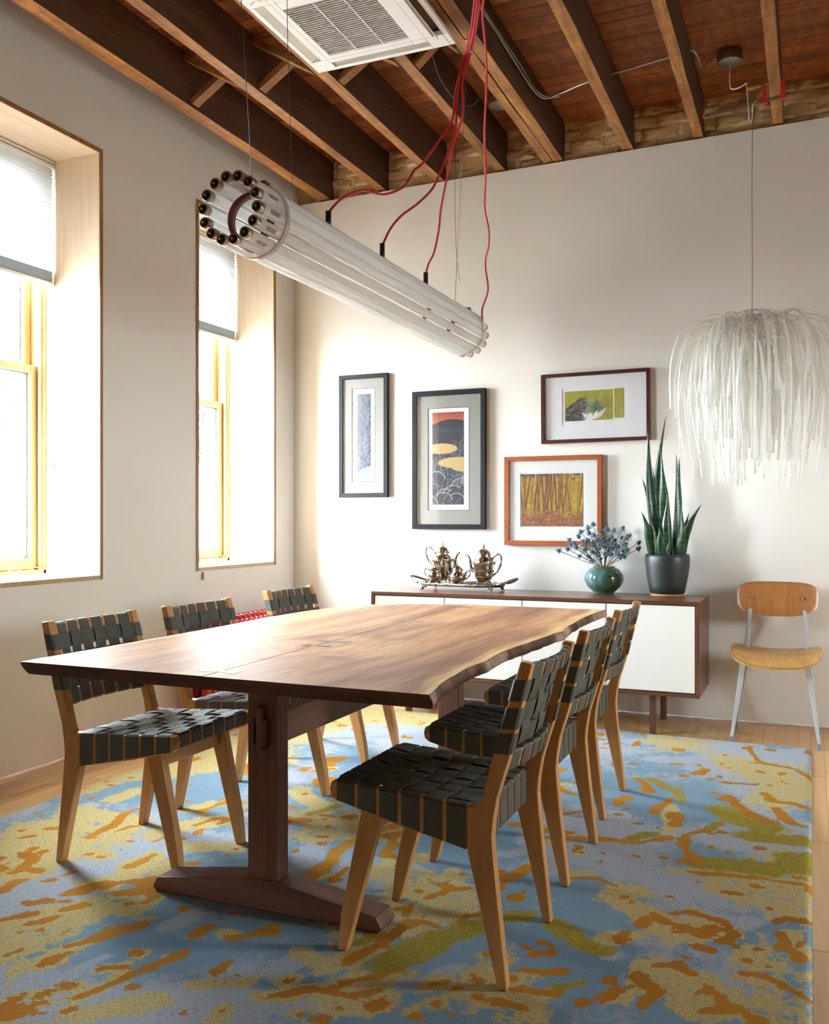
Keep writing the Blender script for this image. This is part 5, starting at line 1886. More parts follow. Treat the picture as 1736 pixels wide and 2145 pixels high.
def picture(label, x0, x1, z0, z1, fw, fmat, mmat, opening, prints, paper=None, tilt=0.0, blackline=False, dim=0.85):
    """opening and prints are fractions of the frame (x from the left, z from the top)."""
    off = ((x0 + x1) / 2, YB, (z0 + z1) / 2)
    t = thing('picture_frame', label, 'picture', off)
    t.rotation_euler = (0, tilt, 0)
    yw, yf = YB - 0.0008, YB - 0.030
    W_, H_ = x1 - x0, z1 - z0
    def rail(p):
        MB(off).loft([[(a, yf, b) for a, b in p], [(a, yw, b) for a, b in p]]).build('frame_rail', fmat, t, 0.0012, 1)
    rail([(x0, z0), (x1, z0), (x1 - fw, z0 + fw), (x0 + fw, z0 + fw)])
    rail([(x0, z1), (x0 + fw, z1 - fw), (x1 - fw, z1 - fw), (x1, z1)])
    rail([(x0, z0), (x0 + fw, z0 + fw), (x0 + fw, z1 - fw), (x0, z1)])
    rail([(x1, z0), (x1, z1), (x1 - fw, z1 - fw), (x1 - fw, z0 + fw)])
    ym = YB - 0.016
    ox0, ox1 = x0 + W_ * opening[0], x0 + W_ * opening[1]
    oz1, oz0 = z1 - H_ * opening[2], z1 - H_ * opening[3]
    m = MB(off)
    a0, a1, b0, b1 = x0 + fw, x1 - fw, z0 + fw, z1 - fw
    m.box(a0, ox0, ym, ym + 0.003, b0, b1).box(ox1, a1, ym, ym + 0.003, b0, b1).box(ox0, ox1, ym, ym + 0.003, b0, oz0).box(ox0, ox1, ym, ym + 0.003, oz1, b1)
    m.build('mat_board', mmat, t)
    MB(off).box(a0, a1, ym + 0.0032, ym + 0.006, b0, b1).build('print_paper', M['paper'], t)
    if blackline:
        e = 0.003
        l = MB(off)
        l.box(ox0 - e, ox0, ym - 0.0006, ym - 0.0001, oz0 - e, oz1 + e).box(ox1, ox1 + e, ym - 0.0006, ym - 0.0001, oz0 - e, oz1 + e)
        l.box(ox0, ox1, ym - 0.0006, ym - 0.0001, oz1, oz1 + e).box(ox0, ox1, ym - 0.0006, ym - 0.0001, oz0 - e, oz0)
        l.build('mat_bevel', M['print_black'], t)
    for im, (fx0, fx1, fz0, fz1) in prints:
        picture_mesh('print', im, x0 + W_ * fx0, x0 + W_ * fx1, z1 - H_ * fz1, z1 - H_ * fz0, ym + 0.0028, M['art'], t, off, dim)
    MB(off).box(a0, a1, yf + 0.004, yf + 0.006, b0, b1).build('glazing', M['pglass'], t)
    return t
picture('small black-framed picture, tall and narrow, of pale reeds on blue-grey', -2.897, -2.539, 1.286, 2.099, 0.028, M['frame_black'], M['mat_taupe'], (0.262, 0.724, 0.116, 0.868), [(art_grass(), (0.36, 0.647, 0.158, 0.822))], blackline=True, dim=0.62)
picture('large black-framed picture of a red dusk sky with two gold ovals', -2.364, -1.867, 1.078, 1.962, 0.031, M['frame_black'], M['mat_taupe'], (0.216, 0.772, 0.129, 0.862), [(art_dusk(), (0.272, 0.706, 0.157, 0.824))], blackline=True, dim=0.62)
p3 = picture('dark brown framed landscape picture of ferns and a stream on a wide white mat', -1.509, -0.858, 1.602, 2.022, 0.021, M['frame_brown'], M['mat_white'], (0.196, 0.80, 0.225, 0.745),
        [(art_fern(), (0.222, 0.669, 0.262, 0.690)), (art_fern(True), (0.678, 0.768, 0.252, 0.672))], tilt=-0.006)
picture('cherry-red framed woodcut picture of dark trunks on yellow behind the thistles', -1.7435, -1.139, 0.982, 1.5265, 0.028, M['frame_cherry'], M['mat_cream'], (0.163, 0.825, 0.188, 0.806), [(art_trees(), (0.173, 0.814, 0.199, 0.789))])
# pencil scribbles under the fern print (illegible in the photograph)
R_ = random.Random(4)
sc_mb = MB((-1.1835, YB, 1.812))
for (xa, L, zz) in ((-1.34, 0.10, 1.722), (-1.13, 0.075, 1.733)):
    pts = [(xa + L * i / 26, YB - 0.0136, zz + R_.uniform(-0.003, 0.003)) for i in range(27)]
    sc_mb.tube(pts, 0.0005, 4)
sc_mb.build('pencil_mark', M['ac_line'], p3)

# ================================================================== TEA SERVICE ON THE SIDEBOARD
ST = 0.7128
tray = thing('serving_tray', 'long tarnished silver tray with looped handles on the sideboard', 'tray', (-1.925, 5.235, ST), -0.06)
def supell(a, hx, hy, n=3.0):
    c, s = math.cos(a), math.sin(a)
    return (math.copysign(abs(c) ** (2 / n), c) * hx, math.copysign(abs(s) ** (2 / n), s) * hy)
NR = 96
prof = [(0.90, 0.031), (0.94, 0.032), (0.97, 0.038), (1.0, 0.046), (1.015, 0.047), (1.0, 0.040), (0.96, 0.029), (0.90, 0.027)]
rings = []
for f, z in prof:
    rg = []
    for k in range(NR):
        a = 2 * PI * k / NR
        x, y = supell(a, 0.262, 0.125)
        sc = 1 + (0.012 * math.sin(a * 26) if f > 0.96 else 0)
        rg.append((x * (1 + (f - 1) * 0.5) * sc, y * (1 + (f - 1) * 1.0) * sc, z + (0.003 * math.sin(a * 26) if f > 0.96 else 0)))
    rings.append(rg)
MB().loft(rings, 0, True, True, False).build('rim', M['silver_dark'], tray)
MB().loft([[(x * 0.96, y * 0.91, z) for x, y in [supell(2 * PI * k / NR, 0.262, 0.125) for k in range(NR)]] for z in (0.0275, 0.0305)]).build('plate', M['silver'], tray)
for s in (-1, 1):
    pts = bez([(s * 0.255, -0.085, 0.046), (s * 0.290, -0.075, 0.055), (s * 0.335, -0.035, 0.074), (s * 0.345, 0.0, 0.078), (s * 0.335, 0.035, 0.074), (s * 0.290, 0.075, 0.055), (s * 0.255, 0.085, 0.046)], 5)
    h = MB().tube(pts, [0.006 + 0.0025 * abs(math.sin(i * 1.3)) for i in range(len(pts))], 8)
    h.build('handle', M['silver_dark'], tray)
    for yy in (-0.075, 0.075):
        f = MB().tube(bez([(s * 0.205, yy, 0.030), (s * 0.225, yy * 1.2, 0.022), (s * 0.215, yy * 1.25, 0.010), (s * 0.232, yy * 1.45, 0.005)], 5), [0.010 - 0.0005 * i for i in range(16)], 8)
        f.ball((s * 0.210, yy * 1.1, 0.026), 0.012, 8).ball((s * 0.222, yy * 1.3, 0.014), 0.008, 8)
        f.build('foot', M['silver_dark'], tray)

def beads(n, r, z, br, mb, wob=0.0):
    for k in range(n):
        a = 2 * PI * k / n
        mb.ball((r * math.cos(a), r * math.sin(a), z + wob * math.sin(k * 2.4)), br * (0.8 + 0.4 * ((k * 7) % 5) / 4), 6)
def vessel(name, label, cat, loc, rz, prof, lid, collars, feet_r, foot_h, handles, spout=None, lip=None):
    t = thing(name, label, cat, loc, rz, 'silver tea service')
    MB().lathe(prof, 32, caps=True).build('body', M['silver'], t)
    if lid:
        l = MB().lathe(lid[0], 28, caps=True).build('lid', M['silver'], t)
        zt = lid[0][-1][1]
        f = MB()
        for dx, dy, dz, r in lid[1]:
            f.ball((dx, dy, zt + dz), r, 8)
        f.tube([(0, 0, zt - 0.003), (0.001, 0, zt + lid[2])], 0.0025, 6)
        f.build('finial', M['silver_dark'], l)
    for (n, r, z, br) in collars:
        m_ = MB()
        beads(n, r, z, br, m_, 0.003)
        beads(n, r * 0.99, z - br * 1.2, br * 0.7, m_, 0.002)
        m_.build('ornament_band', M['silver_dark'], t)
    for k in range(4):
        a = PI / 4 + k * PI / 2
        c, s = math.cos(a), math.sin(a)
        m_ = MB().tube([(c * feet_r * 0.8, s * feet_r * 0.8, foot_h + 0.016), (c * feet_r * 1.12, s * feet_r * 1.12, foot_h * 0.8), (c * feet_r, s * feet_r, foot_h * 0.3), (c * feet_r * 1.2, s * feet_r * 1.2, 0.002)], [0.006, 0.005, 0.0045, 0.004], 6)
        m_.ball((c * feet_r, s * feet_r, foot_h), 0.009, 8)
        m_.build('foot', M['silver_dark'], t)
    for pts, r in handles:
        p = bez(pts, 6)
        m_ = MB().tube(p, [r * (1 + 0.25 * math.sin(i * 0.9)) for i in range(len(p))], 8)
        m_.ball(p[len(p) // 3], r * 1.7, 8).ball(p[0], r * 1.8, 8).ball(p[-1], r * 1.8, 8)
        m_.build('handle', M['silver_dark'], t)
    if spout:
        p = bez(spout, 6)
        n = len(p)
        MB().tube(p, [lerp(0.016, 0.0065, (i / (n - 1)) ** 0.6) for i in range(n)], 10).ball(p[-1], 0.008, 8).build('spout', M['silver_dark'], t)
    if lip:
        MB().tube(bez(lip, 5), 0.0045, 8).build('pouring_lip', M['silver'], t)
    return t
TZ = ST + 0.0335
vessel('coffee_pot', 'tall silver coffee pot at the left back of the tray, handle on its left', 'pot', (-2.07, 5.285, TZ), 0,
       [(0.012, 0.020), (0.040, 0.026), (0.054, 0.045), (0.060, 0.075), (0.061, 0.115), (0.063, 0.140), (0.066, 0.147), (0.058, 0.160), (0.044, 0.172), (0.036, 0.182), (0.041, 0.192), (0.040, 0.194)],
       ([(0.039, 0.1945), (0.037, 0.200), (0.031, 0.213), (0.020, 0.224), (0.008, 0.229)], [(0, 0, 0.006, 0.006), (0.001, 0, 0.016, 0.0045), (-0.004, 0.002, 0.012, 0.004), (0.0015, 0, 0.028, 0.004), (0, 0, 0.036, 0.003)], 0.036),
       [(26, 0.066, 0.148, 0.0065), (20, 0.041, 0.192, 0.003)], 0.042, 0.022,
       [([(-0.062, 0, 0.105), (-0.092, 0, 0.135), (-0.112, 0, 0.185), (-0.104, 0, 0.222), (-0.080, 0, 0.218), (-0.050, 0, 0.186)], 0.0055)],
       [(0.055, -0.005, 0.070), (0.082, -0.01, 0.100), (0.086, -0.012, 0.150), (0.098, -0.012, 0.182), (0.112, -0.012, 0.190)])
vessel('coffee_pot', 'silver coffee pot with a pinched waist at the right of the tray', 'pot', (-1.785, 5.225, TZ), 0,
       [(0.012, 0.018), (0.034, 0.024), (0.050, 0.045), (0.056, 0.065), (0.052, 0.082), (0.056, 0.088), (0.058, 0.105), (0.060, 0.128), (0.064, 0.138), (0.057, 0.152), (0.050, 0.164), (0.043, 0.176), (0.047, 0.184), (0.045, 0.186)],
       ([(0.044, 0.1865), (0.040, 0.194), (0.031, 0.206), (0.020, 0.215), (0.010, 0.219)], [(0, 0, 0.005, 0.006), (0.005, 0.002, 0.012, 0.005), (-0.004, -0.002, 0.016, 0.005), (0.003, 0, 0.024, 0.004), (-0.003, 0, 0.031, 0.004)], 0.030),
       [(26, 0.064, 0.137, 0.0065), (24, 0.057, 0.086, 0.005)], 0.038, 0.022,
       [([(0.055, 0, 0.062), (0.085, 0, 0.085), (0.108, 0, 0.140), (0.104, 0, 0.182), (0.084, 0, 0.186), (0.052, 0, 0.160)], 0.0055)],
       [(-0.052, -0.005, 0.085), (-0.078, -0.012, 0.105), (-0.084, -0.014, 0.150), (-0.094, -0.014, 0.172), (-0.106, -0.014, 0.180)])
vessel('creamer', 'small open silver cream jug at the left front of the tray', 'jug', (-2.075, 5.165, TZ), 0,
       [(0.010, 0.014), (0.026, 0.018), (0.038, 0.036), (0.041, 0.058), (0.038, 0.075), (0.033, 0.086), (0.038, 0.098), (0.040, 0.101), (0.038, 0.100), (0.031, 0.087), (0.034, 0.060), (0.0, 0.03)],
       None, [(20, 0.038, 0.078, 0.0045)], 0.028, 0.018,
       [([(-0.036, 0, 0.045), (-0.056, 0, 0.055), (-0.068, 0, 0.082), (-0.055, 0, 0.096), (-0.038, 0, 0.084)], 0.004)], None,
       [(-0.036, -0.012, 0.098), (0.0, -0.038, 0.100), (0.030, -0.026, 0.106), (0.052, 0.0, 0.114), (0.030, 0.026, 0.106), (0.0, 0.038, 0.100), (-0.036, 0.012, 0.098)])
vessel('sugar_bowl', 'squat lidded silver sugar bowl with two handles at the middle front of the tray', 'bowl', (-1.925, 5.155, TZ), 0,
       [(0.010, 0.012), (0.028, 0.016), (0.045, 0.035), (0.052, 0.054), (0.046, 0.068), (0.033, 0.080), (0.030, 0.088), (0.034, 0.094), (0.032, 0.096)],
       ([(0.031, 0.0965), (0.027, 0.104), (0.016, 0.114), (0.007, 0.118)], [(0, 0, 0.004, 0.005), (0.003, 0, 0.010, 0.004), (-0.003, 0.002, 0.013, 0.0035)], 0.014),
       [(24, 0.050, 0.064, 0.0045), (16, 0.033, 0.092, 0.003)], 0.030, 0.017,
       [([(s * 0.048, 0, 0.040), (s * 0.066, 0, 0.052), (s * 0.080, 0, 0.074), (s * 0.070, 0, 0.092), (s * 0.050, 0, 0.076)], 0.0042) for s in (-1, 1)])

# ================================================================== VASE OF THISTLES
VX, VY = -1.095, 5.345
vz = thing('vase', 'round glazed green-blue vase full of thistles on the sideboard', 'vase', (VX, VY, ST))
MB().lathe([(0.0, 0.004), (0.050, 0.0005), (0.057, 0.002), (0.056, 0.006), (0.068, 0.016), (0.098, 0.045), (0.1135, 0.080), (0.108, 0.112), (0.086, 0.140), (0.060, 0.154), (0.057, 0.153), (0.080, 0.138), (0.100, 0.110), (0.104, 0.080), (0.06, 0.02), (0.0, 0.014)], 48).build('body', M['vase'], vz)
MB().lathe([(0.062, 0.1535), (0.063, 0.156), (0.060, 0.158), (0.056, 0.156), (0.057, 0.153)], 40).build('rim', M['vase_rim'], vz)
def thistle_head(mb_h, mb_b, c, d, r, rr):
    d = Vector(d).normalized()
    a = d.cross(Vector((0.3, 0.9, 0.2))).normalized()
    b = d.cross(a)
    c = Vector(c)
    rings = []
    for i in range(6):
        t = i / 5
        q = r * (0.35, 0.9, 1.05, 0.95, 0.65, 0.22)[i]
        rings.append([c + d * (t * r * 2.5 - r * 0.3) + (a * math.cos(2 * PI * k / 8) + b * math.sin(2 * PI * k / 8)) * q for k in range(8)])
    mb_h.loft(rings, 0, True)
    for k in range(11):
        an = 2 * PI * k / 11 + rr.uniform(-0.2, 0.2)
        o = a * math.cos(an) + b * math.sin(an)
        tip = c + o * r * rr.uniform(2.0, 3.0) + d * r * rr.uniform(-0.3, 0.9)
        s = d.cross(o) * r * 0.36
        base = c - d * r * 0.25
        mid = (base + tip) * 0.5
        mb_b.loft([[base + s * 0.4, base - s * 0.4, base - d * r * 0.12], [mid + s, mid - s, mid - d * r * 0.12], [tip + s * 0.08, tip - s * 0.08, tip - d * r * 0.02]])
HEADS = [(-1.335, 0.955), (-1.305, 0.985), (-1.290, 1.015), (-1.275, 0.965), (-1.250, 1.000), (-1.245, 1.060), (-1.225, 0.975), (-1.215, 1.035), (-1.190, 1.085), (-1.185, 1.010), (-1.165, 1.055), (-1.150, 0.985),
         (-1.130, 1.105), (-1.125, 1.045), (-1.100, 1.075), (-1.095, 1.000), (-1.060, 1.020), (-1.045, 1.065), (-1.030, 1.040), (-1.010, 1.080), (-0.985, 0.990), (-0.965, 1.030), (-0.950, 0.965), (-0.935, 1.045), (-0.920, 1.000), (-0.905, 0.970)]
PLACED = []
for i, (hx, hz) in enumerate(HEADS):
    rr = random.Random(100 + i)
    e = (hx - VX)
    best = None
    for _q in range(24):
        y_ = VY + rr.uniform(-0.14, 0.115) * (1 - 0.3 * abs(e) / 0.25)
        dm = min([9] + [(Vector((hx, y_, hz)) - p).length for p in PLACED])
        if best is None or dm > best[0]:
            best = (dm, y_)
    hy = best[1]
    PLACED.append(Vector((hx, hy, hz)))
    t = thing('thistle_stem', 'dried blue thistle standing in the round green vase', 'flower', (VX + e * 0.10, VY + (hy - VY) * 0.15, ST + 0.10), 0, 'blue thistles in the vase')
    o = Vector(t.location)
    p0 = Vector((0, 0, 0))
    p3_ = Vector((hx, hy, hz)) - o
    pm = Vector((p3_.x * 0.45, p3_.y * 0.45, p3_.z * 0.60 + 0.006))
    cur = bez([p0, Vector((p3_.x * 0.05, p3_.y * 0.05, 0.055)), pm, p3_], 5)
    s_ = MB().tube(cur, 0.0018, 5)
    dirv = (cur[-1] - cur[-4])
    heads = [(p3_, dirv, 0.0115 + rr.uniform(-0.001, 0.0015))]
    for q in range(2):
        k = rr.choice((8, 9, 10, 11))
        best = None
        for _q in range(24):
            c_ = cur[k] + Vector((rr.uniform(-0.045, 0.045), rr.uniform(-0.045, 0.045), rr.uniform(0.015, 0.055)))
            dm = min((c_ + o - p).length for p in PLACED)
            if (c_ + o).y < 5.485 and (best is None or dm > best[0]):
                best = (dm, c_)
        if best is None or best[0] < 0.034:
            continue
        tip = best[1]
        PLACED.append(tip + o)
        s_.tube([cur[k], (cur[k] + tip) / 2 + Vector((0, 0, 0.004)), tip], 0.0012, 4)
        heads.append((tip, tip - cur[k], 0.0085 + rr.uniform(-0.001, 0.002)))
    s_.build('stem', M['stem'], t)
    for hc, hd, hr in heads:
        mh, mbb = MB(), MB()
        thistle_head(mh, mbb, hc, hd, hr, rr)
        ho = mh.build('flower_head', M['thistle'], t)
        mbb.build('bracts', M['bract'], ho)['kind'] = 'stuff'

# ================================================================== SNAKE PLANT
PX, PY = -0.738, 5.335
pl = thing('potted_plant', 'snake plant with upright dark green leaves in a charcoal pot on the sideboard', 'plant', (PX, PY, ST))
MB().lathe([(0.0, 0.012), (0.086, 0.0125), (0.094, 0.016), (0.104, 0.06), (0.116, 0.125), (0.122, 0.185), (0.122, 0.215), (0.119, 0.232), (0.115, 0.233), (0.114, 0.215), (0.108, 0.19), (0.0, 0.19)], 48).build('pot', M['pot'], pl)
MB().lathe([(0.0, 0.0005), (0.092, 0.0005), (0.093, 0.006), (0.092, 0.0118), (0.0, 0.0118)], 40).build('cork_base', M['cork'], pl)
MB().lathe([(0.0, 0.205), (0.05, 0.204), (0.110, 0.201)], 24).build('soil', M['soil'], pl)
LEAF = [  # base x, base y, tip x, tip y, tip z(world), width, bend
    (-0.03, -0.01, -0.100, -0.03, 1.662, 0.052, 0.02), (-0.01, 0.02, -0.038, 0.01, 1.545, 0.056, 0.0), (0.015, 0.02, -0.012, 0.03, 1.722, 0.040, 0.055),
    (0.03, 0.03, 0.045, 0.03, 1.505, 0.046, -0.01), (0.055, 0.01, 0.067, -0.01, 1.478, 0.048, 0.005), (-0.055, 0.0, -0.135, -0.02, 1.372, 0.046, -0.02),
    (-0.05, 0.03, -0.082, 0.02, 1.438, 0.036, 0.0), (-0.07, -0.03, -0.133, -0.05, 1.182, 0.050, -0.012), (-0.045, -0.04, -0.095, -0.05, 1.168, 0.028, -0.012),
    (0.065, -0.03, 0.082, -0.05, 1.212, 0.054, -0.005), (0.075, 0.0, 0.185, -0.02, 1.222, 0.050, 0.03), (0.07, 0.02, 0.118, 0.0, 1.175, 0.034, 0.01),
    (0.0, -0.05, 0.012, -0.06, 1.290, 0.046, 0.0), (-0.015, -0.06, -0.035, -0.06, 1.10, 0.05, 0.0), (0.03, -0.06, 0.030, -0.07, 1.03, 0.020, 0.02), (-0.03, 0.05, -0.045, 0.07, 1.33, 0.04, 0.0), (0.045, 0.05, 0.07, 0.06, 1.27, 0.035, 0.0)]
for i, (bx, by, tx, ty, tz, wd, bend) in enumerate(LEAF):
    rr = random.Random(i)
    yaw = rr.uniform(-0.5, 0.5)
    rings = []
    n = 18
    for k in range(n + 1):
        t = k / n
        c = Vector((lerp(bx, tx, t) - bend * math.sin(PI * t), lerp(by, ty, t), lerp(0.200, tz - ST, t)))
        w = wd * 0.5 * (0.62 + 0.38 * math.sin(PI * min(1, t * 1.15 + 0.1))) * min(1.0, ((1 - t) / 0.42)) ** 0.75
        w = max(w, 0.0006) * 1.2
        an = yaw + 0.5 * math.sin(t * 3 + i)
        ax = Vector((math.cos(an), math.sin(an), 0))
        nn = Vector((-math.sin(an), math.cos(an), 0))
        th = 0.0032 * (1 - t * 0.6)
        cup = 0.22 * w
        rings.append([c - ax * w + nn * cup, c - ax * w * 0.5 - nn * (th * 0.6 - cup * 0.25), c - nn * th, c + ax * w * 0.5 - nn * (th * 0.6 - cup * 0.25), c + ax * w + nn * cup, c + ax * w * 0.5 + nn * (th * 0.6 + cup * 0.25), c + nn * th * 0.8, c - ax * w * 0.5 + nn * (th * 0.6 + cup * 0.25)])
    MB().loft(rings, 0, True).build('leaf', M['snake'], pl)

# ================================================================== TUBE LAMP
FX, FZ, FY0, FY1 = -1.815, 2.200, 2.645, 5.035
FO = (FX, 3.85, FZ)
lamp = thing('tube_pendant_lamp', 'long hanging lamp made of a ring of fluorescent tubes on red cables above the table', 'lamp', FO)
RR, TR = 0.1085, 0.0202
yl0, yl1 = FY0 - 3.85, FY1 - 3.85
def tube_cap(s):
    m_ = MB()
    y = yl0 if s < 0 else yl1
    def ring(r, dy):
        return [(r * math.cos(2 * PI * k / 18), y - s * dy, r * math.sin(2 * PI * k / 18)) for k in range(18)]
    m_.loft([ring(TR * 0.96, 0.028), ring(TR * 1.02, 0.026), ring(TR * 1.02, 0.004), ring(TR * 0.93, 0.0), ring(TR * 0.80, 0.0), ring(TR * 0.78, 0.006)], 0, True, True, False)
    m_.loft([ring(TR * 0.78, 0.0058), ring(TR * 0.40, 0.0062), ring(TR * 0.05, 0.0062)], 1, False, True, True)
    m_.loft([ring(TR * 0.42, 0.0060), ring(TR * 0.36, 0.001), ring(TR * 0.22, -0.001)], 1, True)
    m_.loft([ring(TR * 0.20, 0.0), ring(TR * 0.18, -0.007), ring(TR * 0.10, -0.009)], 2, True)
    if s > 0:
        m_.f = [list(reversed(f)) for f in m_.f]
    return m_
tube_mesh = None
for k in range(14):
    a = PI / 2 + 0.14 + 2 * PI * k / 14
    cx, cz = RR * math.cos(a), RR * math.sin(a)
    if tube_mesh is None:
        m_ = MB()
        rings = [[(r * math.cos(2 * PI * q / 18), y, r * math.sin(2 * PI * q / 18)) for q in range(18)] for r, y in ((TR * 0.95, yl0 + 0.027), (TR, yl0 + 0.034), (TR, 0.0), (TR, yl1 - 0.034), (TR * 0.95, yl1 - 0.027))]
        m_.loft(rings, 0, True)
        tube_mesh = m_.build('fluorescent_tube', M['tube'], lamp)
        t_ = tube_mesh
        caps = [tube_cap(s).build('end_cap', [M['cap'], M['cap_dark'], M['copper']], t_) for s in (-1, 1)]
    else:
        t_ = copy_tree(tube_mesh, lamp)
    t_.location = (cx, 0, cz)
    if k in (7, 8, 9, 10, 11):       # printed stamp near the end, too small to read in the photograph
        g = MB()
        rr = random.Random(k)
        for row in range(5):
            an = a - 0.35 + 0.16 * row
            y = yl0 + 0.06
            while y < yl0 + 0.115:
                l = rr.uniform(0.003, 0.012)
                da = 0.05
                r2 = TR + 0.0003
                g.add([(r2 * math.cos(an - da), y, r2 * math.sin(an - da)), (r2 * math.cos(an + da), y, r2 * math.sin(an + da)), (r2 * math.cos(an + da), y + l, r2 * math.sin(an + da)), (r2 * math.cos(an - da), y + l, r2 * math.sin(an - da))], [(0, 1, 2, 3)])
                y += l + rr.uniform(0.001, 0.003)
        g.build('stamp', M['print_black'], t_)
def band(name, y, r, wd, th, mat):
    m_ = MB()
    n = 56
    rings = []
    for k in range(n):
        a = 2 * PI * k / n
        c, s = math.cos(a), math.sin(a)
        rings.append([(c * (r + q), y + w_, s * (r + q)) for q, w_ in ((0, -wd / 2), (th, -wd / 2), (th, wd / 2), (0, wd / 2))])
    rings.append(rings[0])
    m_.loft(rings, 0, True, True, False)
    return m_.build(name, mat, lamp)
band('clear_strap', yl0 + 0.17, RR + TR + 0.0006, 0.026, 0.0025, M['clear'])
band('clear_strap', yl1 - 0.115, RR + TR + 0.0006, 0.018, 0.0025, M['clear'])
band('inner_ring', yl0 + 0.135, RR - TR - 0.010, 0.035, 0.009, M['maroon'])
band('inner_ring', yl1 - 0.46, RR - TR - 0.010, 0.035, 0.009, M['maroon'])
zt = RR + TR
# strap buckles, suspension wires
for y in (yl0 + 0.155, yl1 - 0.12):
    MB().box(0.030, 0.055, y - 0.014, y + 0.020, zt - 0.014, zt + 0.004).build('strap_buckle', M['steel'], lamp, 0.002, 1)
def world(p):
    return Vector(p) - Vector(FO)
def wire(pts, r=0.0016, name='suspension_wire', mat='steel', n=6):
    return MB().tube([world(p) for p in pts], r, 5).build(name, M[mat], lamp)
wire([(-1.845, 2.725, 3.305), (FX + 0.02, FY0 + 0.11, FZ + zt)])
wire([(-1.465, 4.05, 3.315), (FX + 0.02, FY1 - 0.27, FZ + zt)])
# spare wire ends hanging free
wire(bez([(-1.72, 2.86, 3.31), (-1.715, 2.86, 2.9), (-1.705, 2.862, 2.55), (-1.695, 2.862, 2.31)], 6), 0.0013, 'spare_wire')
wire(bez([(-1.665, 4.42, 3.40), (-1.665, 4.42, 2.9), (-1.66, 4.42, 2.55), (-1.64, 4.42, 2.35)], 6), 0.0013, 'spare_wire')
wire(bez([(-1.66, 4.10, 3.36), (-1.655, 4.20, 3.28), (-1.615, 4.36, 3.22), (-1.55, 4.40, 3.23), (-1.52, 4.40, 3.29)], 6), 0.0013, 'spare_wire')
# red cables with black plugs
CABLES = [[(-1.253, 3.56, 3.327), (-1.292, 3.66, 3.31), (-1.382, 3.86, 3.287), (-1.45, 3.99, 3.275), (-1.469, 3.969, 3.184), (-1.485, 3.945, 3.072), (-1.479, 3.887, 2.929), (-1.507, 3.784, 2.795), (-1.538, 3.684, 2.673), (-1.559, 3.643, 2.633), (-1.566, 3.602, 2.581), (-1.581, 3.556, 2.531), (-1.629, 3.484, 2.489), (-1.685, 3.401, 2.486), (-1.732, 3.319, 2.435), (-1.75, 3.266, 2.384), (-1.753, 3.235, 2.349)],
[(-1.241, 3.56, 3.323), (-1.28, 3.66, 3.306), (-1.37, 3.86, 3.283), (-1.438, 3.99, 3.271), (-1.468, 3.967, 3.159), (-1.475, 3.945, 3.051), (-1.471, 3.907, 2.886), (-1.5, 3.875, 2.763), (-1.526, 3.854, 2.685), (-1.555, 3.834, 2.613), (-1.614, 3.81, 2.55), (-1.683, 3.787, 2.498), (-1.728, 3.767, 2.438), (-1.757, 3.745, 2.361)],
[(-1.229, 3.56, 3.327), (-1.268, 3.66, 3.31), (-1.358, 3.86, 3.287), (-1.426, 3.99, 3.275), (-1.472, 4.01, 3.152), (-1.474, 4.021, 3.082), (-1.489, 4.044, 3.001), (-1.518, 4.06, 2.946), (-1.546, 4.075, 2.895), (-1.595, 4.115, 2.748), (-1.635, 4.147, 2.627), (-1.653, 4.168, 2.545), (-1.688, 4.194, 2.445), (-1.724, 4.208, 2.393), (-1.743, 4.22, 2.347)],
[(-1.214, 3.56, 3.321), (-1.244, 3.641, 3.292), (-1.273, 3.711, 3.265), (-1.307, 3.851, 3.198), (-1.351, 3.992, 3.122), (-1.431, 4.201, 2.991), (-1.487, 4.38, 2.859), (-1.539, 4.519, 2.746), (-1.55, 4.614, 2.661), (-1.573, 4.683, 2.597), (-1.618, 4.759, 2.527), (-1.64, 4.872, 2.412), (-1.701, 4.955, 2.331), (-1.717, 5.0, 2.281)]]
for i, pts in enumerate(CABLES):
    cur = bez([world(p) for p in pts], 8)
    cb = MB().tube(cur, 0.0052, 8).build('red_cable', M['red_cable'], lamp)
    if i < 3:
        e = Vector(pts[-1]) - Vector(FO)
        MB().tube([(e.x, e.y, e.z - 0.060), (e.x, e.y, e.z + 0.010)], 0.0115, 10).box(e.x - 0.014, e.x + 0.014, e.y - 0.018, e.y + 0.018, e.z - 0.075, e.z - 0.055).build('plug', M['plastic_black'], cb)
MB().box(-1.425 - FX - 0.02, -1.425 - FX + 0.01, 3.955 - 3.85, 3.975 - 3.85, 3.3135 - FZ, 3.318 - FZ).tube([world((-1.43, 3.965, 3.318)), world((-1.43, 3.965, 3.27)), world((-1.418, 3.972, 3.262)), world((-1.408, 3.968, 3.275))], 0.002, 6).build('cable_hook', M['galv'], lamp)
# ================================================================== CEILING CASSETTE AIR CONDITIONER
AX0, AX1, AY0, AY1, AZ = -2.142, -1.448, 3.155, 3.858, 3.25
AO = ((AX0 + AX1) / 2, (AY0 + AY1) / 2, AZ)
ac = thing('air_conditioner', 'white ceiling air conditioner panel with a slatted square grille under the joists', 'air conditioner', AO)
gx0, gx1, gy0, gy1 = -2.012, -1.618, 3.315, 3.728
def acbox(name, x0, x1, y0, y1, z0, z1, mat, bev=0.0, par=ac):
    return MB(AO).box(x0, x1, y0, y1, z0, z1).build(name, M[mat], par, bev, 2)
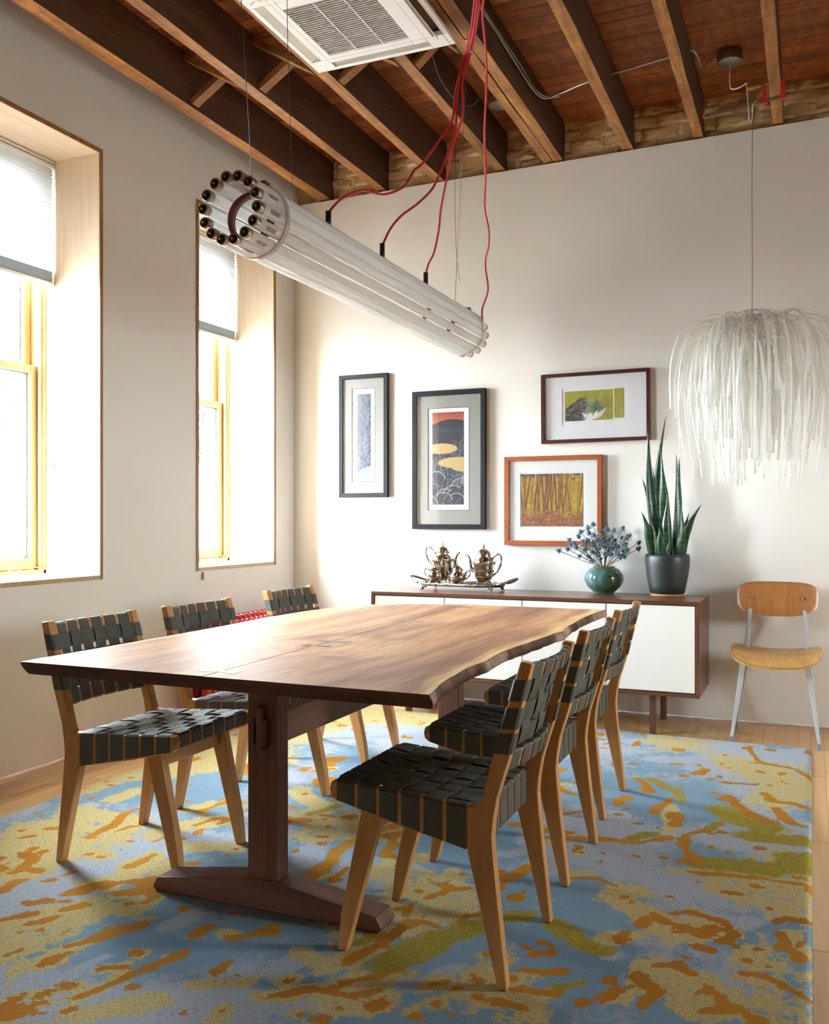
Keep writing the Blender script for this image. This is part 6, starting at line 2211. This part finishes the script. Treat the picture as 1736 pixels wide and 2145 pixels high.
# panel ring round the grille with a louvre slot on every side
p = MB(AO)
z0, z1 = AZ, AZ + 0.022
sl = 0.048             # slot width
e = 0.024              # slot distance from the rim
sa, sb_ = 0.10, 0.10
p.box(gx0 - 0.09 + 0.0, gx0, gy0 - 0.06, gy1 + 0.06, z0, z1)
p = MB(AO)
xs0, xs1, ys0, ys1 = AX0 + e, AX1 - e, AY0 + e, AY1 - e
p.box(AX0, xs0, AY0, AY1, z0 + 0.004, z1).box(xs1, AX1, AY0, AY1, z0 + 0.004, z1).box(xs0, xs1, AY0, ys0, z0 + 0.004, z1).box(xs0, xs1, ys1, AY1, z0 + 0.004, z1)
c0 = 0.105
for (xa, xb) in ((xs0, AX0 + c0), (AX1 - c0, xs1)):
    for (ya, yb) in ((ys0, AY0 + c0), (AY1 - c0, ys1)):
        p.box(xa, xb, ya, yb, z0 + 0.001, z1)
ix0, ix1, iy0, iy1 = xs0 + sl, xs1 - sl, ys0 + sl, ys1 - sl
p.box(ix0, gx0, iy0, iy1, z0, z1).box(gx1, ix1, iy0, iy1, z0, z1).box(gx0, gx1, iy0, gy0, z0, z1).box(gx0, gx1, gy1, iy1, z0, z1)
p.build('panel', M['ac'], ac, 0.0015, 1)
acbox('housing', AX0 + 0.03, AX1 - 0.03, AY0 + 0.03, AY1 - 0.03, z1 + 0.012, AZ + 0.052, 'ac_dark')
# seams
sm = MB(AO)
for x in (AX0 + c0, AX1 - c0):
    sm.box(x - 0.0008, x + 0.0008, AY0 + 0.002, AY1 - 0.002, z0 - 0.0004, z0 + 0.0002)
for y in (AY0 + c0, AY1 - c0):
    sm.box(AX0 + 0.002, AX1 - 0.002, y - 0.0008, y + 0.0008, z0 - 0.0004, z0 + 0.0002)
sm.build('seam', M['ac_line'], ac)
# grille: slats one by one and two dividing ribs
ns = 27
for i in range(ns):
    y = lerp(gy0, gy1, (i + 0.5) / ns)
    MB(AO).loft([[(x, y - 0.0050, AZ + 0.001), (x, y - 0.0030, AZ + 0.0005), (x, y + 0.0045, AZ + 0.012), (x, y + 0.0025, AZ + 0.0125)] for x in (gx0 + 0.0005, gx1 - 0.0005)]).build('slat', M['ac'], ac)
for x in (lerp(gx0, gx1, 0.36), lerp(gx0, gx1, 0.69)):
    acbox('grille_rib', x - 0.002, x + 0.002, gy0, gy1, AZ - 0.0012, AZ + 0.0004, 'ac')
acbox('filter', gx0, gx1, gy0, gy1, AZ + 0.0145, AZ + 0.0165, 'ac_dark')
# louvres: three shut and ribbed, the right-hand one hanging open
def louvre(name, x0, x1, y0, y1, along, n=4):
    m_ = MB(AO)
    for i in range(n):
        if along == 'y':
            a, b = lerp(x0, x1, i / n), lerp(x0, x1, (i + 1) / n)
            m_.loft([[(a + 0.0008, y, AZ + 0.004 + 0.002 * i), (b - 0.0008, y, AZ + 0.007 + 0.002 * i), (b - 0.0008, y, AZ + 0.012 + 0.002 * i), (a + 0.0008, y, AZ + 0.012 + 0.002 * i)] for y in (y0, y1)])
        else:
            a, b = lerp(y0, y1, i / n), lerp(y0, y1, (i + 1) / n)
            m_.loft([[(x, a + 0.0008, AZ + 0.004 + 0.002 * i), (x, b - 0.0008, AZ + 0.007 + 0.002 * i), (x, b - 0.0008, AZ + 0.012 + 0.002 * i), (x, a + 0.0008, AZ + 0.012 + 0.002 * i)] for x in (x0, x1)])
    return m_.build(name, M['ac_tan'], ac)
M['ac_tan'] = plain('louvre_beige', (0.62, 0.57, 0.48), 0.5)
louvre('louvre', xs0 + 0.002, xs0 + sl - 0.002, AY0 + c0 + 0.002, AY1 - c0 - 0.002, 'y')
louvre('louvre', AX0 + c0 + 0.002, AX1 - c0 - 0.002, ys1 - sl + 0.002, ys1 - 0.002, 'x')
louvre('louvre', AX0 + c0 + 0.002, AX1 - c0 - 0.002, ys0 + 0.002, ys0 + sl - 0.002, 'x')
MB(AO).loft([[(xs1 - sl + 0.006, y, AZ + 0.010), (xs1 - sl + 0.010, y, AZ + 0.014), (xs1 - 0.020, y, AZ - 0.012), (xs1 - 0.016, y, AZ - 0.022), (xs1 - 0.020, y, AZ - 0.022)] for y in (AY0 + c0 + 0.006, AY1 - c0 - 0.006)]).build('louvre', M['ac_tan'], ac)
# indicator windows and maker's name on the corner nearest the picture's top
ind = MB(AO)
for i, (dx, dy) in enumerate(((0.020, 0.020), (0.032, 0.012), (0.044, 0.006))):
    ind.box(AX0 + 0.012 + dx, AX0 + 0.018 + dx, AY0 + 0.050 + dy, AY0 + 0.056 + dy, AZ - 0.0006, AZ + 0.0012)
ind.build('indicator_lamp', M['ac_line'], ac)
acbox('receiver_window', AX0 + 0.072, AX0 + 0.092, AY0 + 0.052, AY0 + 0.068, AZ - 0.0008, AZ + 0.0012, 'ac_tan')
def lettering(txt, size, loc, rot, mat, parent, name='lettering', align='CENTER'):
    cu = bpy.data.curves.new(name, 'FONT')
    cu.body = txt
    cu.size = size
    cu.align_x = align
    cu.align_y = 'CENTER'
    cu.extrude = 0.0002
    cu.materials.append(mat)
    tmp = bpy.data.objects.new(name, cu)
    COL.objects.link(tmp)
    me = bpy.data.meshes.new_from_object(tmp.evaluated_get(bpy.context.evaluated_depsgraph_get()))
    bpy.data.objects.remove(tmp, do_unlink=True)
    o = bpy.data.objects.new(name, me)
    COL.objects.link(o)
    o.parent = parent
    o.location = loc
    o.rotation_euler = rot
    return o
lettering('FUJITSU', 0.018, (AX0 + 0.185 - AO[0], AY0 + 0.082 - AO[1], -0.0006), (PI, 0, 0), M['ac_line'], ac)
# hanger rods up to the joists
for (x, y) in ((AX1 - 0.03, AY1 - 0.20), (AX1 - 0.03, AY0 + 0.15), (AX0 + 0.03, AY1 - 0.15), (AX0 + 0.03, AY0 + 0.15)):
    MB(AO).tube([(x, y, AZ + 0.045), (x, y, ZD - 0.001)], 0.005, 8).lathe([(0.009, AZ + 0.050), (0.009, AZ + 0.062)], 6, (x, y), 0, True).build('hanger_rod', M['galv'], ac)

# ================================================================== FROND PENDANT
GX, GY = -0.272, 5.0
GO = (GX, GY, 0)
pn = thing('frond_pendant_lamp', 'white pendant lamp of drooping silicone strips hanging near the back wall', 'lamp', (GX, GY, 0))
MB().lathe([(0.012, 2.185), (0.030, 2.165), (0.045, 2.12), (0.048, 2.02), (0.048, 1.80), (0.04, 1.76), (0.0, 1.755)], 20).build('core', M['frond'], pn)
MB().tube([(0, 0, 2.17), (0.001, 0.0, 2.45), (-0.001, 0, 2.8), (0.0015, 0, 3.17)], 0.0026, 6).build('cord', M['cord_grey'], pn)
def frond(r0, z0, up, out, zend, droop, wd=0.0068, n=15):
    """a flat strip leaving the core at (r0,z0), rising by up, reaching radius out, ending at zend."""
    P = [Vector((r0, 0, z0)), Vector((r0 + (out - r0) * 0.30, 0, z0 + up)), Vector((r0 + (out - r0) * 0.75, 0, z0 + up * 0.55 - 0.03)), Vector((out, 0, lerp(z0, zend, 0.45))), Vector((out + droop, 0, zend))]
    c = bez(P, 4)
    rings = []
    for i, q in enumerate(c):
        t = (c[min(i + 1, len(c) - 1)] - c[max(i - 1, 0)]).normalized()
        nn = Vector((-t.z, 0, t.x)) * 0.0011
        w = Vector((0, wd / 2, 0))
        rings.append([q - w - nn, q + w - nn, q + w + nn, q - w + nn])
    return MB().loft(rings, 0, True)
rf = random.Random(12)
KINDS = []
for k in range(8):     # upper arches
    o_ = rf.uniform(0.18, 0.36)
    KINDS.append(('top', (0.012, rf.uniform(2.12, 2.165), rf.uniform(0.015, 0.045), o_, rf.uniform(1.70, 1.92), rf.uniform(-0.01, 0.035))))
for k in range(10):    # long outer strips
    o_ = rf.uniform(0.20, 0.31)
    KINDS.append(('long', (0.03, rf.uniform(1.98, 2.11), rf.uniform(0.02, 0.05), o_, rf.uniform(1.29, 1.60), rf.uniform(-0.04, 0.02))))
for k in range(7):     # middle
    o_ = rf.uniform(0.10, 0.2)
    KINDS.append(('mid', (0.04, rf.uniform(1.88, 2.08), rf.uniform(0.01, 0.03), o_, rf.uniform(1.38, 1.72), rf.uniform(-0.02, 0.02))))
for k in range(5):     # core strips hanging almost straight
    o_ = rf.uniform(0.045, 0.09)
    KINDS.append(('core', (0.04, rf.uniform(1.80, 2.05), rf.uniform(0.005, 0.015), o_, rf.uniform(1.33, 1.62), rf.uniform(-0.015, 0.01))))
protos = [frond(*a, wd=rf.uniform(0.008, 0.014)).build('frond', M['frond'], pn) for _, a in KINDS]
quota = {'top': 92, 'long': 120, 'mid': 56, 'core': 22}
made = {}
for kind in quota:
    ids = [i for i, (kk, _) in enumerate(KINDS) if kk == kind]
    for q in range(quota[kind]):
        i = ids[q % len(ids)]
        o = protos[i] if i not in made else protos[i].copy()
        if i in made:
            COL.objects.link(o)
        made[i] = 1
        an = 2.39996 * q * 1.0 + rf.uniform(-0.25, 0.25) + ids[0]
        o.rotation_euler = (rf.uniform(-0.07, 0.07), rf.uniform(-0.05, 0.08), an)
        s_ = rf.uniform(0.96, 1.04)
        o.scale = (rf.uniform(0.85, 1.08), 1, 1)

# ---- clamp on the joist that carries the pendant
cl = thing('bar_clamp', 'red-jawed bar clamp gripping a joist and holding the pendant cord', 'clamp', (-0.166, 5.0, 3.29))
zb8 = 3.298 + (-0.166 - XL) * 0.0125
bx0, bx1 = -0.505, -0.108
zz = lambda x: -0.062 + (x + 0.505) * 0.098
CO = (-0.166, 5.0, 3.29)
MB(CO).loft([[(x, 5.0 - 0.003, 3.29 + zz(x) - 0.009), (x, 5.0 + 0.003, 3.29 + zz(x) - 0.009), (x, 5.0 + 0.003, 3.29 + zz(x) + 0.009), (x, 5.0 - 0.003, 3.29 + zz(x) + 0.009)] for x in (bx0, bx1)]).build('bar', M['brass'], cl, 0.001, 1)
MB(CO).box(bx0 - 0.006, bx0 + 0.002, 4.994, 5.006, 3.29 + zz(bx0) - 0.012, 3.29 + zz(bx0) + 0.012).build('bar_end_cap', M['clamp_red'], cl)
def jaw(x, s, h):
    z = 3.29 + zz(x)
    pts = [(x - 0.012, z - 0.016), (x + 0.012, z - 0.016), (x + 0.012, z + 0.016), (x + s * 0.004 + 0.006, z + h), (x + s * 0.004 - 0.006, z + h), (x - 0.012, z + 0.016)]
    m_ = MB(CO).prism(pts, 'y', 4.990, 5.010)
    return m_.build('jaw', M['clamp_red'], cl, 0.0015, 1)
jaw(-0.126, 0, 0.085)
j2 = jaw(-0.212, 0, 0.080)
MB(CO).tube([(-0.225, 5.0, 3.335), (-0.265, 5.0, 3.332), (-0.300, 5.0, 3.330)], [0.009, 0.0125, 0.012], 10).build('screw_handle', M['cork'], cl)
MB(CO).tube([(-0.198, 5.0, 3.337), (-0.232, 5.0, 3.335)], 0.004, 8).build('screw', M['galv'], cl)
# ---- round ceiling plate with its cable
cp = thing('ceiling_plate', 'round grey lamp ceiling plate between the two right-hand joists', 'ceiling fixture', (-0.383, 5.045, 3.50))
MB().lathe([(0.0, 0.0), (0.062, 0.0), (0.0635, 0.003), (0.0635, 0.042), (0.0, 0.042)], 32).build('plate_cover', M['brass'], cp)
MB().box(-0.045, 0.045, -0.03, 0.045, 0.0425, 0.0645).build('junction_box', M['galv'], cp, 0.002, 1)
MB().tube(bez([(0.0, 0.0, 0.0), (0.0, 0.0, -0.03), (0.0, -0.01, -0.11), (0.012, -0.02, -0.145), (0.05, -0.035, -0.150), (0.085, -0.04, -0.135)], 6), 0.003, 6).build('lamp_cord', M['cord_white'], cp)
MB().tube(bez([(0.085, -0.04, -0.135), (0.088, -0.043, -0.20), (0.094, -0.056, -0.27), (0.098, -0.060, -0.33), (0.107, -0.062, -0.345), (0.113, -0.060, -0.30), (0.112, -0.056, -0.245)], 6), 0.0025, 6).build('cord_loop', M['cord_white'], cp)
MB().tube([(0.113, -0.062, -0.27), (0.125, -0.062, -0.25), (0.140, -0.060, -0.235)], 0.0018, 5).build('cord_tie', M['yellow'], cp)
cp2 = thing('ceiling_plate', 'small grey ceiling plate half hidden behind the double joist', 'ceiling fixture', (-1.63, 5.05, 3.50))
MB().lathe([(0.0, 0.0), (0.062, 0.0), (0.0635, 0.003), (0.0635, 0.0645), (0.0, 0.0645)], 28).build('plate_cover', M['ac_line'], cp2)

# ---- armoured cable along the boards
def armoured(label, pts, r):
    cur = bez(pts, 10)
    m_ = MB()
    # fine rings like a wound steel sheath
    out, rad = [], []
    L = 0
    for a, b in zip(cur[:-1], cur[1:]):
        n = max(2, int((b - a).length / 0.0045))
        for k in range(n):
            out.append(a + (b - a) * (k / n))
            rad.append(r * (1.0 if len(out) % 2 else 0.78))
    m_.tube(out, rad, 6)
    o = m_.build('armoured_cable', M['galv'])
    tag(o, label, 'cable')
    return o
armoured('steel armoured cable looping from the double joist across the ceiling boards to the round plate',
         [(-1.366, 3.72, 3.44), (-1.366, 4.20, 3.445), (-1.366, 4.55, 3.44), (-1.364, 4.80, 3.44), (-1.335, 4.93, 3.44), (-1.25, 4.92, 3.445), (-1.12, 4.87, 3.45), (-1.03, 4.85, 3.455)], 0.0062)
armoured('short steel armoured cable between the joists left of the round plate', [(-0.955, 4.84, 3.46), (-0.85, 4.82, 3.46), (-0.72, 4.80, 3.465), (-0.628, 4.795, 3.47)], 0.0062)
armoured('bent end of steel armoured cable beside the round ceiling plate', [(-0.556, 4.80, 3.485), (-0.535, 4.805, 3.48), (-0.522, 4.85, 3.47), (-0.515, 4.93, 3.46), (-0.505, 4.97, 3.475), (-0.47, 5.0, 3.515), (-0.45, 5.015, 3.522)], 0.0062)
armoured('plain grey cable stapled along the double joist', [(-1.372, 3.72, 3.47), (-1.372, 4.20, 3.47), (-1.371, 4.60, 3.475), (-1.371, 4.85, 3.47), (-1.34, 4.97, 3.468), (-1.27, 5.02, 3.475)], 0.005)

# ================================================================== WINDOW BLINDS
def blind(y0, y1, label):
    a, b = y0 + 0.026, y1 - 0.026
    o = (-3.56, (a + b) / 2, 2.32)
    t = thing('window_blind', label, 'blind', o)
    MB(o).box(-3.592, -3.545, a, b, 2.926, 2.964).build('head_rail', M['blind_rail'], t, 0.004, 2)
    MB(o).box(-3.5445, -3.5435, a, b, 2.944, 2.947).build('rail_groove', M['black'], t)
    zt_, zb_ = 2.926, 2.402
    n = 27
    rings = []
    m_ = MB(o)
    pts = []
    for i in range(n):
        z = lerp(zt_, zb_, i / n)
        pts += [(-3.562, z), (-3.550, z - (zt_ - zb_) / n * 0.5)]
    pts.append((-3.562, zb_))
    m_.loft([[(x, a + 0.004, z), (x, b - 0.004, z), (x - 0.0012, b - 0.004, z), (x - 0.0012, a + 0.004, z)] for x, z in pts])
    m_.build('pleated_fabric', M['blind'], t)
    st_ = MB(o)
    pts = []
    for i in range(8):
        z = lerp(zb_, 2.346, i / 8)
        pts += [(-3.563, z), (-3.547, z - 0.0035)]
    pts.append((-3.563, 2.346))
    st_.loft([[(x, a + 0.003, z), (x, b - 0.003, z), (x - 0.012, b - 0.003, z), (x - 0.012, a + 0.003, z)] for x, z in pts])
    st_.build('stacked_fabric', M['blind_stack'], t)
    MB(o).box(-3.583, -3.543, a, b, 2.326, 2.3455).build('bottom_rail', M['blind_rail'], t, 0.004, 2)
    yc = b - 0.010
    zs = WZ0 + 0.022
    cz = MB(o).tube(bez([(-3.541, yc, 2.925), (-3.541, yc, 2.0), (-3.541, yc, 1.42), (-3.540, yc - 0.002, 1.2), (-3.537, yc - 0.01, 1.0), (-3.545, yc - 0.03, zs + 0.02), (-3.55, yc - 0.06, zs + 0.003)], 8), 0.0013, 5)
    cz.build('pull_cord', M['cord_white'], t)
    lp = MB(o)
    for q, (cy, r) in enumerate(((yc - 0.10, 0.035), (yc - 0.24, 0.04))):
        pts = [(-3.55 + 0.01 * math.sin(3 * k / 12), cy + r * math.cos(2 * PI * k / 24 - 0.6), zs + 0.0015 + 0.040 * max(0, math.sin(PI * k / 24)) ** 1.2) for k in range(25)]
        lp.tube(pts, 0.0013, 5)
    lp.build('cord_loop', M['cord_white'], t)
    MB(o).box(-3.545, -3.537, yc - 0.004, yc + 0.004, 1.39, 1.43).build('cord_stop', M['spacer'], t)
    return t
blind(*WINS[0], 'white pleated blind half lowered in the near window, partly out of the picture')
blind(*WINS[1], 'white pleated blind half lowered in the far window behind the tube lamp')
# small latch hanging below the far window's sill corner
lt = thing('cord_cleat', 'tiny metal cord weight hanging at the near sill corner of the far window', 'hook', (XL + 0.010, 4.475, 0.81))
MB().box(-0.003, 0.003, -0.006, 0.006, -0.02, 0.022).build('weight', M['steel'], lt, 0.001, 1)
MB().tube([(0, 0, 0.022), (-0.001, -0.01, 0.09), (-0.002, -0.015, 0.16)], 0.0009, 4).build('thread', M['cord_white'], lt)
